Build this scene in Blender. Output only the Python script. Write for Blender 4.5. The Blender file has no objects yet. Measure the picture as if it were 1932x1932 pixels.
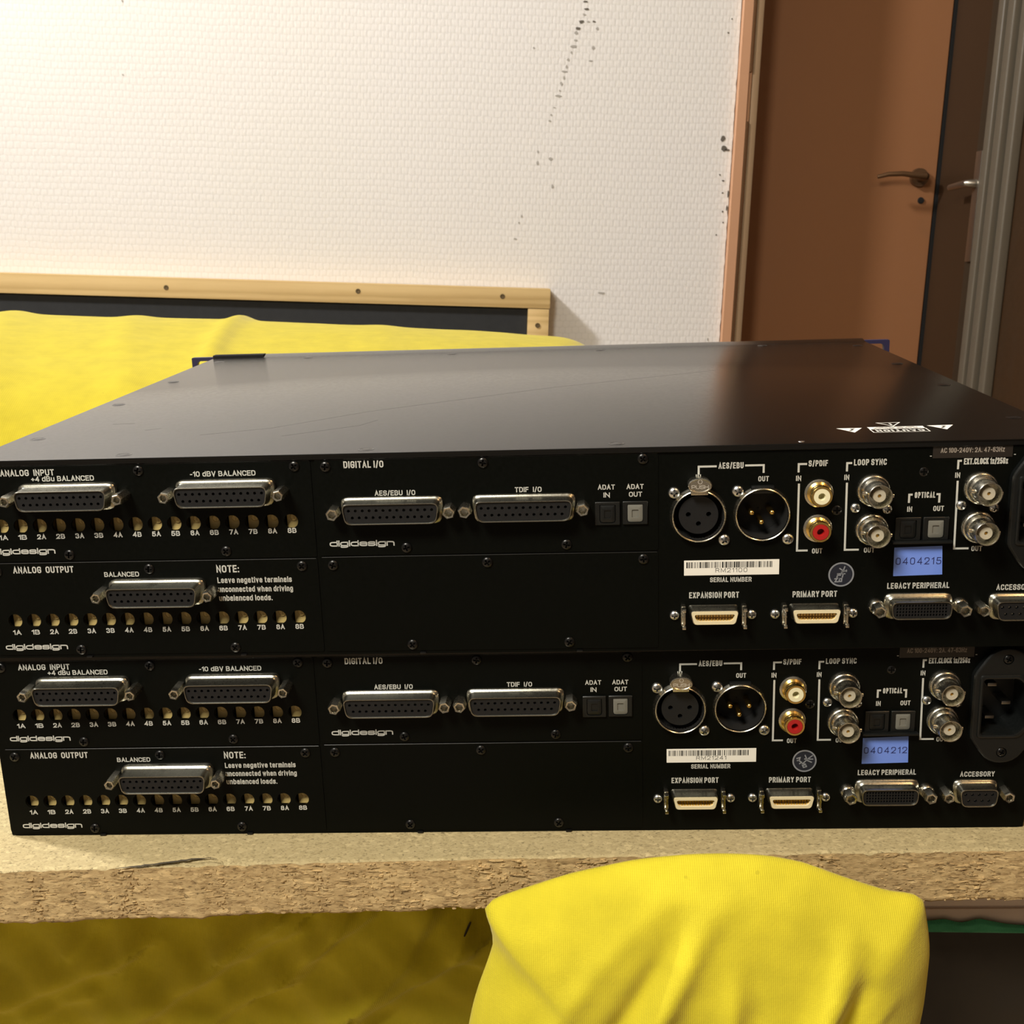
import bpy, bmesh, math, random
from mathutils import Matrix, Vector, noise
random.seed(7)
S = bpy.context.scene
PI = math.pi

# ------------------------------------------------------------------ camera
cd = bpy.data.cameras.new('camera'); cam = bpy.data.objects.new('camera', cd)
S.collection.objects.link(cam); S.camera = cam
RG = ((0.9991581, -0.0285104, 0.0295002), (0.0227926, -0.2121195, -0.9769779), (0.0341116, 0.9768278, -0.2112911))
cam.matrix_world = Matrix(((RG[0][0], -RG[1][0], -RG[2][0], 0.0), (RG[0][1], -RG[1][1], -RG[2][1], 0.0),
                           (RG[0][2], -RG[1][2], -RG[2][2], 0.88), (0, 0, 0, 1)))
cd.sensor_width = 36.0; cd.sensor_height = 36.0; cd.lens = 40.8388; cd.clip_start = 0.01
cd.dof.use_dof = True; cd.dof.focus_distance = 0.485; cd.dof.aperture_fstop = 60.0

# ------------------------------------------------------------------ world, exposure
w = bpy.data.worlds.new('room_ambient'); S.world = w; w.use_nodes = True
bgn = w.node_tree.nodes['Background']
bgn.inputs[0].default_value = (1.0, 0.82, 0.64, 1); bgn.inputs[1].default_value = 0.20
S.view_settings.view_transform = 'Standard'; S.view_settings.look = 'None'
S.view_settings.gamma = 1.0; S.view_settings.exposure = 0.0
try: S.view_settings.use_curve_mapping = False
except Exception: pass

# ------------------------------------------------------------------ lights
def area(name, loc, target, size, power, col, shape='DISK', sy=None):
    l = bpy.data.lights.new(name, 'AREA'); l.shape = shape; l.size = size
    if sy: l.size_y = sy
    l.energy = power; l.color = col
    o = bpy.data.objects.new(name, l); S.collection.objects.link(o); o.location = loc
    o.rotation_euler = (Vector(target) - Vector(loc)).to_track_quat('-Z', 'Y').to_euler()
    return o
area('ceiling_lamp', (-2.05, 1.16, 2.80), (1.4, 1.9, 1.6), 0.30, 97, (1.0, 0.965, 0.945))
area('room_lamp', (-0.60, -0.40, 1.80), (0.0, 0.5, 0.6), 0.42, 30, (1.0, 0.94, 0.82))
area('warm_lamp', (0.75, -0.35, 2.05), (0.2, 0.5, 0.6), 0.16, 5.5, (1.0, 0.60, 0.27))

# ------------------------------------------------------------------ frames
MD = Matrix(((0.9958898, 0.0658597, -0.0621773), (-0.0682081, 0.9970057, -0.0364322), (0.0595917, 0.0405235, 0.9974)))
DEV = Matrix.Translation((-0.2006, 0.4787, 0.6246)) @ MD.to_4x4()       # board frame: x along the rear panels, y away from the viewer
DEVB = DEV
DEVT = DEV @ Matrix.Translation((0.006236, -0.003585, 0.085220)) @ Matrix.Rotation(-0.010234757787626031, 4, 'Z')
MM = 0.001

# ------------------------------------------------------------------ materials
def mat(name, col, rough=0.5, metal=0.0, spec=0.5, **k):
    m = bpy.data.materials.new(name); m.use_nodes = True
    b = m.node_tree.nodes['Principled BSDF']
    b.inputs['Base Color'].default_value = (*col, 1); b.inputs['Roughness'].default_value = rough
    b.inputs['Metallic'].default_value = metal; b.inputs['Specular IOR Level'].default_value = spec
    for n, v in k.items(): b.inputs[n.replace('_', ' ')].default_value = v
    return m
class NT:
    def __init__(s, m): s.m = m; s.t = m.node_tree; s.b = s.t.nodes['Principled BSDF']
    def n(s, ty, **k):
        x = s.t.nodes.new(ty)
        for a, v in k.items(): setattr(x, a, v)
        return x
    def l(s, a, b): s.t.links.new(a, b)
    def coord(s, scale=(1, 1, 1), rot=(0, 0, 0)):
        c = s.n('ShaderNodeTexCoord'); mp = s.n('ShaderNodeMapping'); mp.inputs['Scale'].default_value = scale
        mp.inputs['Rotation'].default_value = rot
        s.l(c.outputs['Object'], mp.inputs[0]); return mp.outputs[0]
    def noise(s, vec, scale, detail=3, rough=.5):
        x = s.n('ShaderNodeTexNoise'); x.inputs['Scale'].default_value = scale; x.inputs['Detail'].default_value = detail
        x.inputs['Roughness'].default_value = rough; s.l(vec, x.inputs['Vector']); return x.outputs['Fac']
    def ramp(s, fac, stops, interp='LINEAR'):
        r = s.n('ShaderNodeValToRGB'); e = r.color_ramp.elements; r.color_ramp.interpolation = interp
        while len(e) < len(stops): e.new(0.5)
        for i, (p, c) in enumerate(stops): e[i].position = p; e[i].color = (*c, 1)
        s.l(fac, r.inputs[0]); return r.outputs[0]
    def bump(s, h, strength=.3, dist=.001, prev=None):
        x = s.n('ShaderNodeBump'); x.inputs['Strength'].default_value = strength; x.inputs['Distance'].default_value = dist
        s.l(h, x.inputs['Height'])
        if prev is not None: s.l(prev, x.inputs['Normal'])
        s.l(x.outputs[0], s.b.inputs['Normal']); return x.outputs[0]
    def math(s, op, a, b=None):
        x = s.n('ShaderNodeMath', operation=op)
        for i, v in enumerate((a, b)):
            if v is None: continue
            if isinstance(v, (int, float)): x.inputs[i].default_value = v
            else: s.l(v, x.inputs[i])
        return x.outputs[0]
    def mix(s, fac, a, b, mode='MIX'):
        x = s.n('ShaderNodeMix', data_type='RGBA', blend_type=mode)
        if isinstance(fac, (int, float)): x.inputs[0].default_value = fac
        else: s.l(fac, x.inputs[0])
        for i, v in ((6, a), (7, b)):
            if isinstance(v, tuple): x.inputs[i].default_value = (*v, 1)
            else: s.l(v, x.inputs[i])
        return x.outputs[2]

def grained(name, col, rough, scale=900, strength=.25, dist=.0001, spec=.5, metal=0):
    m = mat(name, col, rough, metal, spec); t = NT(m); v = t.coord()
    f = t.noise(v, scale, 2); t.bump(f, strength, dist)
    f2 = t.noise(v, scale * .5, 2); t.l(t.ramp(f2, [(0.3, (rough * .88,) * 3), (0.7, (rough * 1.12,) * 3)]), t.b.inputs['Roughness'])
    return m
M_PANEL = grained('black_powder_coat', (.0014, .0019, .0013), .46, 1400, .15, spec=.10)
M_COVER = grained('black_satin_cover', (.0040, .0038, .0034), .19, 1100, 0, .00004, spec=.42)
M_LIP = mat('lip_highlight_black', (.010, .010, .010), .35, 0, .35)  # paler than the panel coat, standing in for the highlight along the card lips
M_DARK = mat('dark_interior', (.004, .004, .004), .7)
M_PLASTIC = grained('black_plastic', (.004, .005, .005), .40, 2000, .15, spec=.45)
M_GREYPL = grained('dark_grey_insert', (.0065, .0070, .0080), .5, 2500, .15, spec=.4)
M_NICKEL = grained('nickel', (.60, .58, .50), .26, 2500, .05, .00003, metal=1)
M_TIN = grained('tin_plated_shell', (.40, .395, .34), .30, 2500, .10, .00004, metal=1)
M_ZINC = mat('zinc_screw', (.66, .68, .68), .28, 1)
M_GOLD = mat('gold_plating', (.80, .56, .18), .24, 1)
M_BRASS = grained('brass_trimmer', (.55, .42, .16), .45, 1500, .1, metal=0)
M_BLKSCREW = mat('black_screw', (.004, .004, .004), .28, 0, .45)
M_PRINT = mat('light_grey_print', (.50, .505, .47), .6)
M_PRINTD = mat('dim_print', (.30, .26, .22), .6)
M_WHITE = mat('white_label_paper', (.80, .79, .73), .55)
M_INK = mat('black_ink', (.012, .012, .012), .6)
M_BLUE = grained('blue_label_paper', (.15, .26, .76), .6, 500, .1)
M_BLUEINK = mat('blue_ink', (.015, .02, .12), .6)
M_SMOKE = mat('smoky_label_film', (.020, .016, .013), .30, 0, .5)
M_BLADE = mat('dull_nickel_blade', (.22, .21, .19), .3, 1)
M_CREAM = mat('cream_plastic', (.72, .64, .42), .45)
M_TEFLON = mat('white_dielectric', (.46, .42, .32), .45)
M_RCAWHITE = mat('ivory_ring', (.78, .74, .50), .4)
M_RCARED = mat('red_ring', (.38, .012, .012), .35)
M_SHUTTER = mat('grey_shutter', (.15, .15, .13), .5)
M_NAVY = mat('navy_faceplate', (.020, .018, .060), .45)
M_STAMP = mat('navy_stamp_disc', (.010, .013, .024), .5)
M_STAMPR = mat('grey_stamp_ring', (.22, .23, .25), .6)
M_SCRATCH = mat('scratched_coat', (.004, .004, .004), .6)

def cloth(name, col, rib=520., amt=.25):
    m = mat(name, col, .85, 0, .2); t = NT(m)
    m.node_tree.nodes['Principled BSDF'].inputs['Sheen Weight'].default_value = .15
    v = t.coord()
    wv = t.n('ShaderNodeTexWave'); wv.bands_direction = 'X'; wv.inputs['Scale'].default_value = rib; wv.inputs['Distortion'].default_value = .6
    t.l(v, wv.inputs[0])
    wz = t.n('ShaderNodeTexWave'); wz.bands_direction = 'Z'; wz.inputs['Scale'].default_value = rib * 1.1; wz.inputs['Distortion'].default_value = .6
    t.l(v, wz.inputs[0])
    nz = t.noise(v, 60, 4); nf = t.noise(v, 900, 2)
    h = t.math('ADD', t.math('MULTIPLY', wv.outputs['Fac'], .6), t.math('MULTIPLY', wz.outputs['Fac'], .18))
    c1 = tuple(x * .90 for x in col); c2 = tuple(min(1, x * 1.06) for x in col)
    base = t.ramp(nz, [(.3, c1), (.7, c2)])
    base = t.mix(t.ramp(h, [(0, (.0,) * 3), (.5, (.12,) * 3), (1, (.22,) * 3)]), base, tuple(x * .62 for x in col))
    pill = t.ramp(t.noise(v, 140, 2), [(.765, (0, 0, 0)), (.80, (.4, .4, .4))])
    base = t.mix(pill, base, tuple(x * .55 for x in col))
    t.l(base, t.b.inputs['Base Color'])
    t.bump(t.math('ADD', h, nf), amt, .0006)
    return m
M_YEL = cloth('yellow_jersey_cotton', (.65, .565, .028), 380., .22)
M_YELB = cloth('yellow_sofa_sheet', (.49, .41, .016), 180., .10)
M_GREEN = cloth('green_cotton', (.06, .32, .17))
M_BLKCLOTH = cloth('black_felt', (.030, .032, .034), 200., .2)

def chipboard(name, stretch, dark, light, sc):
    m = mat(name, light, .85, 0, .2); t = NT(m); v = t.coord(stretch)
    vo = t.n('ShaderNodeTexVoronoi'); vo.inputs['Scale'].default_value = sc; t.l(v, vo.inputs['Vector'])
    vo2 = t.n('ShaderNodeTexVoronoi'); vo2.inputs['Scale'].default_value = sc * 2.3; t.l(v, vo2.inputs['Vector'])
    sx = t.n('ShaderNodeSeparateColor'); t.l(vo.outputs['Color'], sx.inputs[0])
    sy = t.n('ShaderNodeSeparateColor'); t.l(vo2.outputs['Color'], sy.inputs[0])
    mid = tuple((a + b) / 2 for a, b in zip(dark, light))
    c = t.ramp(sx.outputs[0], [(0, dark), (.45, mid), (.85, light), (1, tuple(min(1, x * 1.35) for x in light))])
    c2 = t.ramp(sy.outputs[1], [(0, tuple(x * .55 for x in dark)), (.18, mid), (1, light)])
    c = t.mix(.5, c, c2)
    n1 = t.noise(v, sc * 1.1, 4, .7)
    c = t.mix(t.ramp(n1, [(.33, (.85,) * 3), (.42, (0,) * 3)]), c, tuple(x * .32 for x in dark))
    t.l(c, t.b.inputs['Base Color'])
    t.bump(t.math('ADD', n1, t.math('MULTIPLY', sx.outputs[0], .3)), .5, .0006)
    return m
M_CHIPTOP = chipboard('chipboard_face', (.7, 1, 1), (.36, .295, .155), (.46, .385, .215), 620)
M_CHIPEDGE = chipboard('chipboard_edge', (.42, 1, 1.3), (.30, .20, .092), (.56, .42, .215), 520)
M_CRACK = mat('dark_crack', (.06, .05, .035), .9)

def wood(name, c1, c2, sc=14):
    m = mat(name, c1, .55, 0, .3); t = NT(m); v = t.coord((.6, 3, 9))
    n = t.noise(v, sc * .35, 5, .6)
    w1 = t.n('ShaderNodeTexWave'); w1.bands_direction = 'Z'; w1.inputs['Scale'].default_value = .9; w1.inputs['Distortion'].default_value = 5
    w1.inputs['Detail'].default_value = 2; w1.inputs['Detail Scale'].default_value = .6; t.l(v, w1.inputs[0])
    f = t.math('ADD', t.math('MULTIPLY', n, .55), t.math('MULTIPLY', w1.outputs['Fac'], .45))
    t.l(t.ramp(f, [(.25, c1), (.6, c2), (.75, c1)]), t.b.inputs['Base Color']); t.bump(f, .1, .0005)
    return m
M_PINE = wood('pine_batten', (.72, .53, .25), (.58, .40, .17))
M_DOOR = grained('brown_door_laminate', (.30, .135, .058), .48, 60, .05, .0004, spec=.35)
M_CASING = grained('casing_tan_paint', (.56, .31, .18), .5, 80, .05, .0004, spec=.3)
M_CASINGL = grained('casing_light_bead', (.30, .20, .115), .5, 80, .05, .0004, spec=.3)
M_REVEAL = grained('dark_door_stain', (.040, .020, .008), .5, 80, .05, .0004, spec=.3)
M_ALU = grained('grey_door_frame', (.11, .092, .066), .5, 80, .05, .0004, spec=.4)
M_CHROME = mat('brushed_handle', (.40, .37, .32), .38, 1)
M_LEVER = mat('brown_bronze_handle', (.14, .075, .035), .4, .5)
M_RAIL = wood('grey_brown_rail', (.70, .60, .53), (.63, .53, .46))
M_CAB = grained('dark_brown_cabinet', (.018, .012, .006), .6, 150, .1, .0004)
M_FLOOR = grained('brown_linoleum', (.38, .29, .19), .5, 30, .1, .001)
M_LAMPSH = mat('lamp_shade', (.8, .75, .65), .6)

# woven fibre wallpaper: rows of small beads in relief
M_WALL = mat('woven_wallpaper', (.80, .785, .76), .62, 0, .2)
def _wall():
    t = NT(M_WALL); c = t.n('ShaderNodeTexCoord'); sp = t.n('ShaderNodeSeparateXYZ'); t.l(c.outputs['Object'], sp.inputs[0])
    nb = t.noise(c.outputs['Object'], 11, 3); nb2 = t.noise(c.outputs['Object'], 60, 2)
    z = t.math('ADD', sp.outputs[2], t.math('MULTIPLY', t.math('SUBTRACT', nb, .5), .010))
    zr = t.math('MULTIPLY', z, 1 / .0129); row = t.math('FLOOR', zr); fz = t.math('SUBTRACT', zr, row)
    xx = t.math('ADD', sp.outputs[0], t.math('MULTIPLY', t.math('SUBTRACT', nb2, .5), .006))
    fx = t.math('FRACT', t.math('ADD', t.math('MULTIPLY', xx, 1 / .0138), t.math('MULTIPLY', row, .5)))
    fx2 = t.math('FRACT', t.math('MULTIPLY', xx, 1 / .0069))
    bz = t.math('POWER', t.math('SINE', t.math('MULTIPLY', fz, PI)), .6)
    bx = t.math('POWER', t.math('SINE', t.math('MULTIPLY', fx, PI)), .6)
    bx2 = t.math('SINE', t.math('MULTIPLY', fx2, PI))
    nn = t.noise(c.outputs['Object'], 170, 3)
    h = t.math('ADD', t.math('MULTIPLY', t.math('MULTIPLY', bx, bz), .75), t.math('MULTIPLY', bx2, .22))
    h = t.math('ADD', h, t.math('MULTIPLY', nn, .6))
    t.bump(h, .32, .0013)
    g = t.ramp(t.math('MULTIPLY', bz, bx), [(0, (.74, .727, .705)), (.5, (.81, .795, .775))])
    blotch = t.noise(c.outputs['Object'], 2.2, 3)
    g = t.mix(t.ramp(blotch, [(.35, (.0,) * 3), (.7, (.16,) * 3)]), g, (.76, .74, .64))
    t.l(g, t.b.inputs['Base Color'])
_wall()

# ------------------------------------------------------------------ geometry helpers
def finish(name, bm, m, parent=None, mx=None, smooth=35, label=None):
    bmesh.ops.recalc_face_normals(bm, faces=bm.faces)
    lim = math.radians(smooth)
    for f in bm.faces: f.smooth = True
    for e in bm.edges:
        e.smooth = len(e.link_faces) == 2 and e.calc_face_angle(0) < lim
    me = bpy.data.meshes.new(name); bm.to_mesh(me); bm.free()
    return link(name, me, m, parent, mx, label)
def link(name, me, m=None, parent=None, mx=None, label=None):
    if m is not None and len(me.materials) == 0: me.materials.append(m)
    o = bpy.data.objects.new(name, me); S.collection.objects.link(o)
    if parent is not None: o.parent = parent
    if mx is not None: o.matrix_local = mx
    if label: o['label'] = label
    return o
def empty(name, mx, label=None, cat=None, group=None):
    o = bpy.data.objects.new(name, None); S.collection.objects.link(o); o.matrix_world = mx; o.empty_display_size = .02
    tag(o, label, cat, group); return o
def tag(o, label=None, cat=None, group=None, kind=None):
    if label: o['label'] = label
    if cat: o['category'] = cat
    if group: o['group'] = group
    if kind: o['kind'] = kind
    return o
def box(bm, x0, x1, y0, y1, z0, z1, bev=0, seg=2, k=MM):
    vs = [bm.verts.new((x * k, y * k, z * k)) for x in (x0, x1) for y in (y0, y1) for z in (z0, z1)]
    fs = [bm.faces.new([vs[i] for i in q]) for q in ((0, 1, 3, 2), (4, 6, 7, 5), (0, 4, 5, 1), (2, 3, 7, 6), (0, 2, 6, 4), (1, 5, 7, 3))]
    if bev:
        es = list({e for f in fs for e in f.edges})
        bmesh.ops.bevel(bm, geom=es, offset=bev * k, segments=seg, profile=.6, affect='EDGES')
    return bm
def circ(cx, cz, r, n=32, ph=0.):
    return [(cx + r * math.cos(2 * PI * i / n + ph), cz + r * math.sin(2 * PI * i / n + ph)) for i in range(n)]
def fillet(pts, r, n=5):
    out = []; N = len(pts)
    for i in range(N):
        p = pts[i]; rr = p[2] if len(p) > 2 else r; p = Vector(p[:2]); a = Vector(pts[i - 1][:2]); b = Vector(pts[(i + 1) % N][:2])
        u = (a - p); v = (b - p); lu = u.length; lv = v.length; u.normalize(); v.normalize()
        d = min(rr, lu * .499, lv * .499)
        for k in range(n + 1):
            t = k / n; q = (p + u * d) * (1 - t) ** 2 + p * 2 * t * (1 - t) + (p + v * d) * t ** 2
            out.append((q.x, q.y))
    return out
def dsh(cx, cz, wt, wb, h, r, n=4):
    return fillet([(cx - wb / 2, cz - h / 2), (cx + wb / 2, cz - h / 2), (cx + wt / 2, cz + h / 2), (cx - wt / 2, cz + h / 2)], r, n)
def rrect(cx, cz, w_, h, r, n=4): return dsh(cx, cz, w_, w_, h, r, n)
def hexa(cx, cz, r): return circ(cx, cz, r, 6, PI / 6)
def loft(bm, secs, cap0=True, cap1=True, k=MM):
    """secs: list of (outline[(x,z)...], y). Joins outlines of the same count."""
    rings = [[bm.verts.new((p[0] * k, y * k, p[1] * k)) for p in pts] for pts, y in secs]
    for a, b in zip(rings, rings[1:]):
        n = len(a)
        for i in range(n): bm.faces.new((a[i], a[(i + 1) % n], b[(i + 1) % n], b[i]))
    if cap0: bm.faces.new(rings[0])
    if cap1: bm.faces.new(rings[-1])
    return bm
def lathe(bm, cx, cz, prof, n=32, cap0=False, cap1=False, k=MM):
    return loft(bm, [(circ(cx, cz, max(r, .001), n), y) for r, y in prof], cap0, cap1, k)
def plate_mesh(name, outline, holes, y0, y1, k=MM):
    """flat plate in the XZ plane with real holes, from y0 to y1"""
    cu = bpy.data.curves.new('tmp', 'CURVE'); cu.dimensions = '2D'; cu.fill_mode = 'BOTH'; cu.extrude = abs(y1 - y0) * k / 2
    for pts in [outline] + list(holes):
        sp = cu.splines.new('POLY'); sp.points.add(len(pts) - 1); sp.use_cyclic_u = True
        for i, p in enumerate(pts): sp.points[i].co = (p[0] * k, p[1] * k, 0, 1)
    ob = bpy.data.objects.new('tmp', cu); S.collection.objects.link(ob)
    dg = bpy.context.evaluated_depsgraph_get(); me = bpy.data.meshes.new_from_object(ob.evaluated_get(dg))
    bpy.data.objects.remove(ob); bpy.data.curves.remove(cu)
    me.name = name; me.transform(Matrix.Translation((0, (y0 + y1) / 2 * k, 0)) @ Matrix.Rotation(PI / 2, 4, 'X'))
    for p in me.polygons: p.use_smooth = False
    return me
def flat(bm, pts, y, k=MM):
    bm.faces.new([bm.verts.new((p[0] * k, y * k, p[1] * k)) for p in pts]); return bm

# ------------------------------------------------------------------ stroke lettering (bold grotesque drawn from centre lines)
R_ = 1.7
G = {
'A': (4.3, [[(0, 0), (2.15, 6), (4.3, 0)], [(.75, 1.9), (3.55, 1.9)]]),
'B': (4, [[(0, 3.1), (0, 0), (4, 0, R_), (4, 3.1, R_), (0, 3.1)], [(0, 3.1), (0, 6), (3.7, 6, R_), (3.7, 3.1, R_), (0, 3.1)]]),
'C': (4, [[(4, 1.35), (4, 0, 1.8), (0, 0, 2), (0, 6, 2), (4, 6, 1.8), (4, 4.65)]]),
'D': (4, [[(0, 0), (4, 0, 2.2), (4, 6, 2.2), (0, 6), (0, 0)]]),
'E': (3.4, [[(3.4, 0), (0, 0), (0, 6), (3.4, 6)], [(0, 3.1), (3.1, 3.1)]]),
'F': (3.2, [[(0, 0), (0, 6), (3.2, 6)], [(0, 3.1), (2.9, 3.1)]]),
'G': (4.1, [[(4.1, 4.6), (4.1, 6, 2), (0, 6, 2), (0, 0, 2), (4.1, 0, 2), (4.1, 2.8), (2.3, 2.8)]]),
'H': (4, [[(0, 0), (0, 6)], [(4, 0), (4, 6)], [(0, 3.1), (4, 3.1)]]),
'I': (0, [[(0, 0), (0, 6)]]),
'K': (4, [[(0, 0), (0, 6)], [(4, 6), (.2, 2.3)], [(1.4, 3.4), (4.1, 0)]]),
'L': (3.1, [[(0, 6), (0, 0), (3.1, 0)]]),
'M': (5, [[(0, 0), (0, 6), (2.5, .6), (5, 6), (5, 0)]]),
'N': (4, [[(0, 0), (0, 6), (4, 0), (4, 6)]]),
'O': (4.2, [[(0, 0, 2.1), (4.2, 0, 2.1), (4.2, 6, 2.1), (0, 6, 2.1), 'c']]),
'P': (3.8, [[(0, 0), (0, 6), (3.8, 6, R_), (3.8, 2.6, R_), (0, 2.6)]]),
'R': (4, [[(0, 0), (0, 6), (3.9, 6, R_), (3.9, 2.9, R_), (0, 2.9)], [(2.6, 2.9), (4, 0)]]),
'S': (3.9, [[(0, 1.35), (0, 0, R_), (3.9, 0, R_), (3.9, 3.1, 1.5), (0, 3.1, 1.5), (0, 6, R_), (3.8, 6, R_), (3.8, 4.8)]]),
'T': (3.8, [[(1.9, 0), (1.9, 6)], [(0, 6), (3.8, 6)]]),
'U': (4, [[(0, 6), (0, 0, 2), (4, 0, 2), (4, 6)]]),
'V': (4, [[(0, 6), (2, 0), (4, 6)]]),
'X': (4, [[(0, 6), (4, 0)], [(4, 6), (0, 0)]]),
'Y': (4, [[(0, 6), (2, 2.6), (4, 6)], [(2, 2.6), (2, 0)]]),
'a': (3.2, [[(.1, 3.4), (.3, 4.4, 1.2), (3.1, 4.4, 1.2), (3.1, 0)], [(3.1, 2.6), (0, 2.5, 1.2), (0, 0, 1.1), (2.4, 0, 1.1), (3.1, 1.4)]]),
'b': (3.3, [[(0, 6), (0, 0)], [(0, 0), (3.3, 0, 1.6), (3.3, 4.4, 1.6), (0, 4.4)]]),
'c': (3, [[(3, 1.1), (3, 0, 1.3), (0, 0, 1.5), (0, 4.4, 1.5), (3, 4.4, 1.3), (3, 3.3)]]),
'd': (3.3, [[(3.3, 6), (3.3, 0)], [(3.3, 0), (0, 0, 1.6), (0, 4.4, 1.6), (3.3, 4.4)]]),
'e': (3.2, [[(0, 2.3), (3.2, 2.3), (3.2, 4.4, 1.6), (0, 4.4, 1.6), (0, 0, 1.6), (3.1, 0, 1.3), (3.1, .8)]]),
'g': (3.3, [[(3.3, 4.4), (3.3, -1.7, 1.5), (.1, -1.7, 1.5), (.1, -.9)], [(3.3, .3), (0, .3, 1.6), (0, 4.4, 1.6), (3.3, 4.4)]]),
'h': (3.2, [[(0, 0), (0, 6)], [(0, 4.3), (3.2, 4.3, 1.5), (3.2, 0)]]),
'i': (0, [[(0, 0), (0, 4.4)], [(0, 5.8), (0, 6)]]),
'l': (0, [[(0, 0), (0, 6)]]),
'm': (5, [[(0, 0), (0, 4.4)], [(0, 4.4), (2.5, 4.4, 1.2), (2.5, 0)], [(2.5, 4.4), (5, 4.4, 1.2), (5, 0)]]),
'n': (3.2, [[(0, 0), (0, 4.4)], [(0, 4.4), (3.2, 4.4, 1.5), (3.2, 0)]]),
'o': (3.4, [[(0, 0, 1.7), (3.4, 0, 1.7), (3.4, 4.4, 1.7), (0, 4.4, 1.7), 'c']]),
'r': (1.8, [[(0, 0), (0, 4.4)], [(0, 3.6), (.4, 4.4, .8), (1.8, 4.4)]]),
's': (3, [[(0, .9), (0, 0, 1.2), (3, 0, 1.2), (3, 2.3, 1), (0, 2.3, 1), (0, 4.4, 1.2), (2.9, 4.4, 1.2), (2.9, 3.7)]]),
't': (1.7, [[(.6, 5.6), (.6, 0, .8), (1.7, 0)], [(0, 4.4), (1.7, 4.4)]]),
'u': (3.2, [[(0, 4.4), (0, 0, 1.5), (3.2, 0)], [(3.2, 4.4), (3.2, 0)]]),
'v': (3.2, [[(0, 4.4), (1.6, 0), (3.2, 4.4)]]),
'w': (5, [[(0, 4.4), (1.3, 0), (2.5, 4.2), (3.7, 0), (5, 4.4)]]),
'x': (3, [[(0, 4.4), (3, 0)], [(3, 4.4), (0, 0)]]),
'z': (3, [[(0, 4.4), (3, 4.4), (0, 0), (3, 0)]]),
'0': (3.7, [[(0, 0, 1.85), (3.7, 0, 1.85), (3.7, 6, 1.85), (0, 6, 1.85), 'c']]),
'1': (1.5, [[(0, 4.7), (1.5, 5.9), (1.5, 0)]]),
'2': (3.7, [[(0, 4.3), (0, 6, R_), (3.7, 6, R_), (3.7, 3.4, .9), (0, 0), (3.7, 0)]]),
'3': (3.7, [[(0, 4.9), (0, 6, 1.2), (3.6, 6, R_), (3.6, 3.2, 1.3), (2.0, 3.2)], [(2.0, 3.2), (3.7, 3.2, 1.4), (3.7, 0, R_), (0, 0, 1.2), (0, 1.15)]]),
'4': (3.9, [[(3, 0), (3, 6), (0, 1.6), (3.9, 1.6)]]),
'5': (3.7, [[(3.4, 6), (.5, 6), (.2, 3.3), (3.7, 3.7, 1.6), (3.7, 0, R_), (0, 0, R_), (0, 1.2)]]),
'6': (3.7, [[(3.5, 5.0), (3.5, 6, 1.1), (0, 6, R_), (0, 0, R_), (3.7, 0, R_), (3.7, 3.6, R_), (.1, 3.4, 1)]]),
'7': (3.6, [[(0, 6), (3.6, 6), (1.2, 0)]]),
'8': (3.7, [[(0, 0, 1.5), (3.7, 0, 1.5), (3.7, 3.2, 1.4), (0, 3.2, 1.4), 'c'], [(.2, 3.2, 1.3), (3.5, 3.2, 1.3), (3.5, 6, 1.4), (.2, 6, 1.4), 'c']]),
'+': (3.2, [[(0, 2.4), (3.2, 2.4)], [(1.6, .8), (1.6, 4)]]),
'-': (1.8, [[(0, 2.4), (1.8, 2.4)]]),
'/': (2, [[(0, -.4), (2, 6.3)]]),
':': (0, [[(0, 0), (0, .1)], [(0, 3.6), (0, 3.7)]]),
'.': (0, [[(0, 0), (0, .1)]]),
'!': (0, [[(0, 1.9), (0, 6)], [(0, 0), (0, .1)]]),
}
def stroke(bm, pts, st, y, closed=False, k=MM, put=None):
    P = [Vector(p) for p in pts]; Q = [P[0]]
    for p in P[1:]:
        if (p - Q[-1]).length > 1e-4: Q.append(p)
    if closed and (Q[0] - Q[-1]).length < 1e-4: Q.pop()
    n = len(Q)
    if n < 2: return
    if not closed:
        Q[0] = Q[0] + (Q[0] - Q[1]).normalized() * st / 2; Q[-1] = Q[-1] + (Q[-1] - Q[-2]).normalized() * st / 2
    L, Rr = [], []
    for i in range(n):
        a = Q[i - 1] if (closed or i > 0) else None; b = Q[(i + 1) % n] if (closed or i < n - 1) else None
        d1 = (Q[i] - a).normalized() if a is not None else None; d2 = (b - Q[i]).normalized() if b is not None else None
        if d1 is None: d1 = d2
        if d2 is None: d2 = d1
        t = d1 + d2
        if t.length < 1e-3: t = d1.copy()
        t.normalize(); nn = Vector((-t.y, t.x)); c = max(.35, nn.dot(Vector((-d1.y, d1.x))))
        o = nn * (st / 2 / c); L.append(Q[i] + o); Rr.append(Q[i] - o)
    f = put or (lambda p: (p.x * k, y * k, p.y * k))
    VL = [bm.verts.new(f(p)) for p in L]; VR = [bm.verts.new(f(p)) for p in Rr]
    for i in range(n if closed else n - 1):
        j = (i + 1) % n; bm.faces.new((VL[i], VR[i], VR[j], VL[j]))
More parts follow.
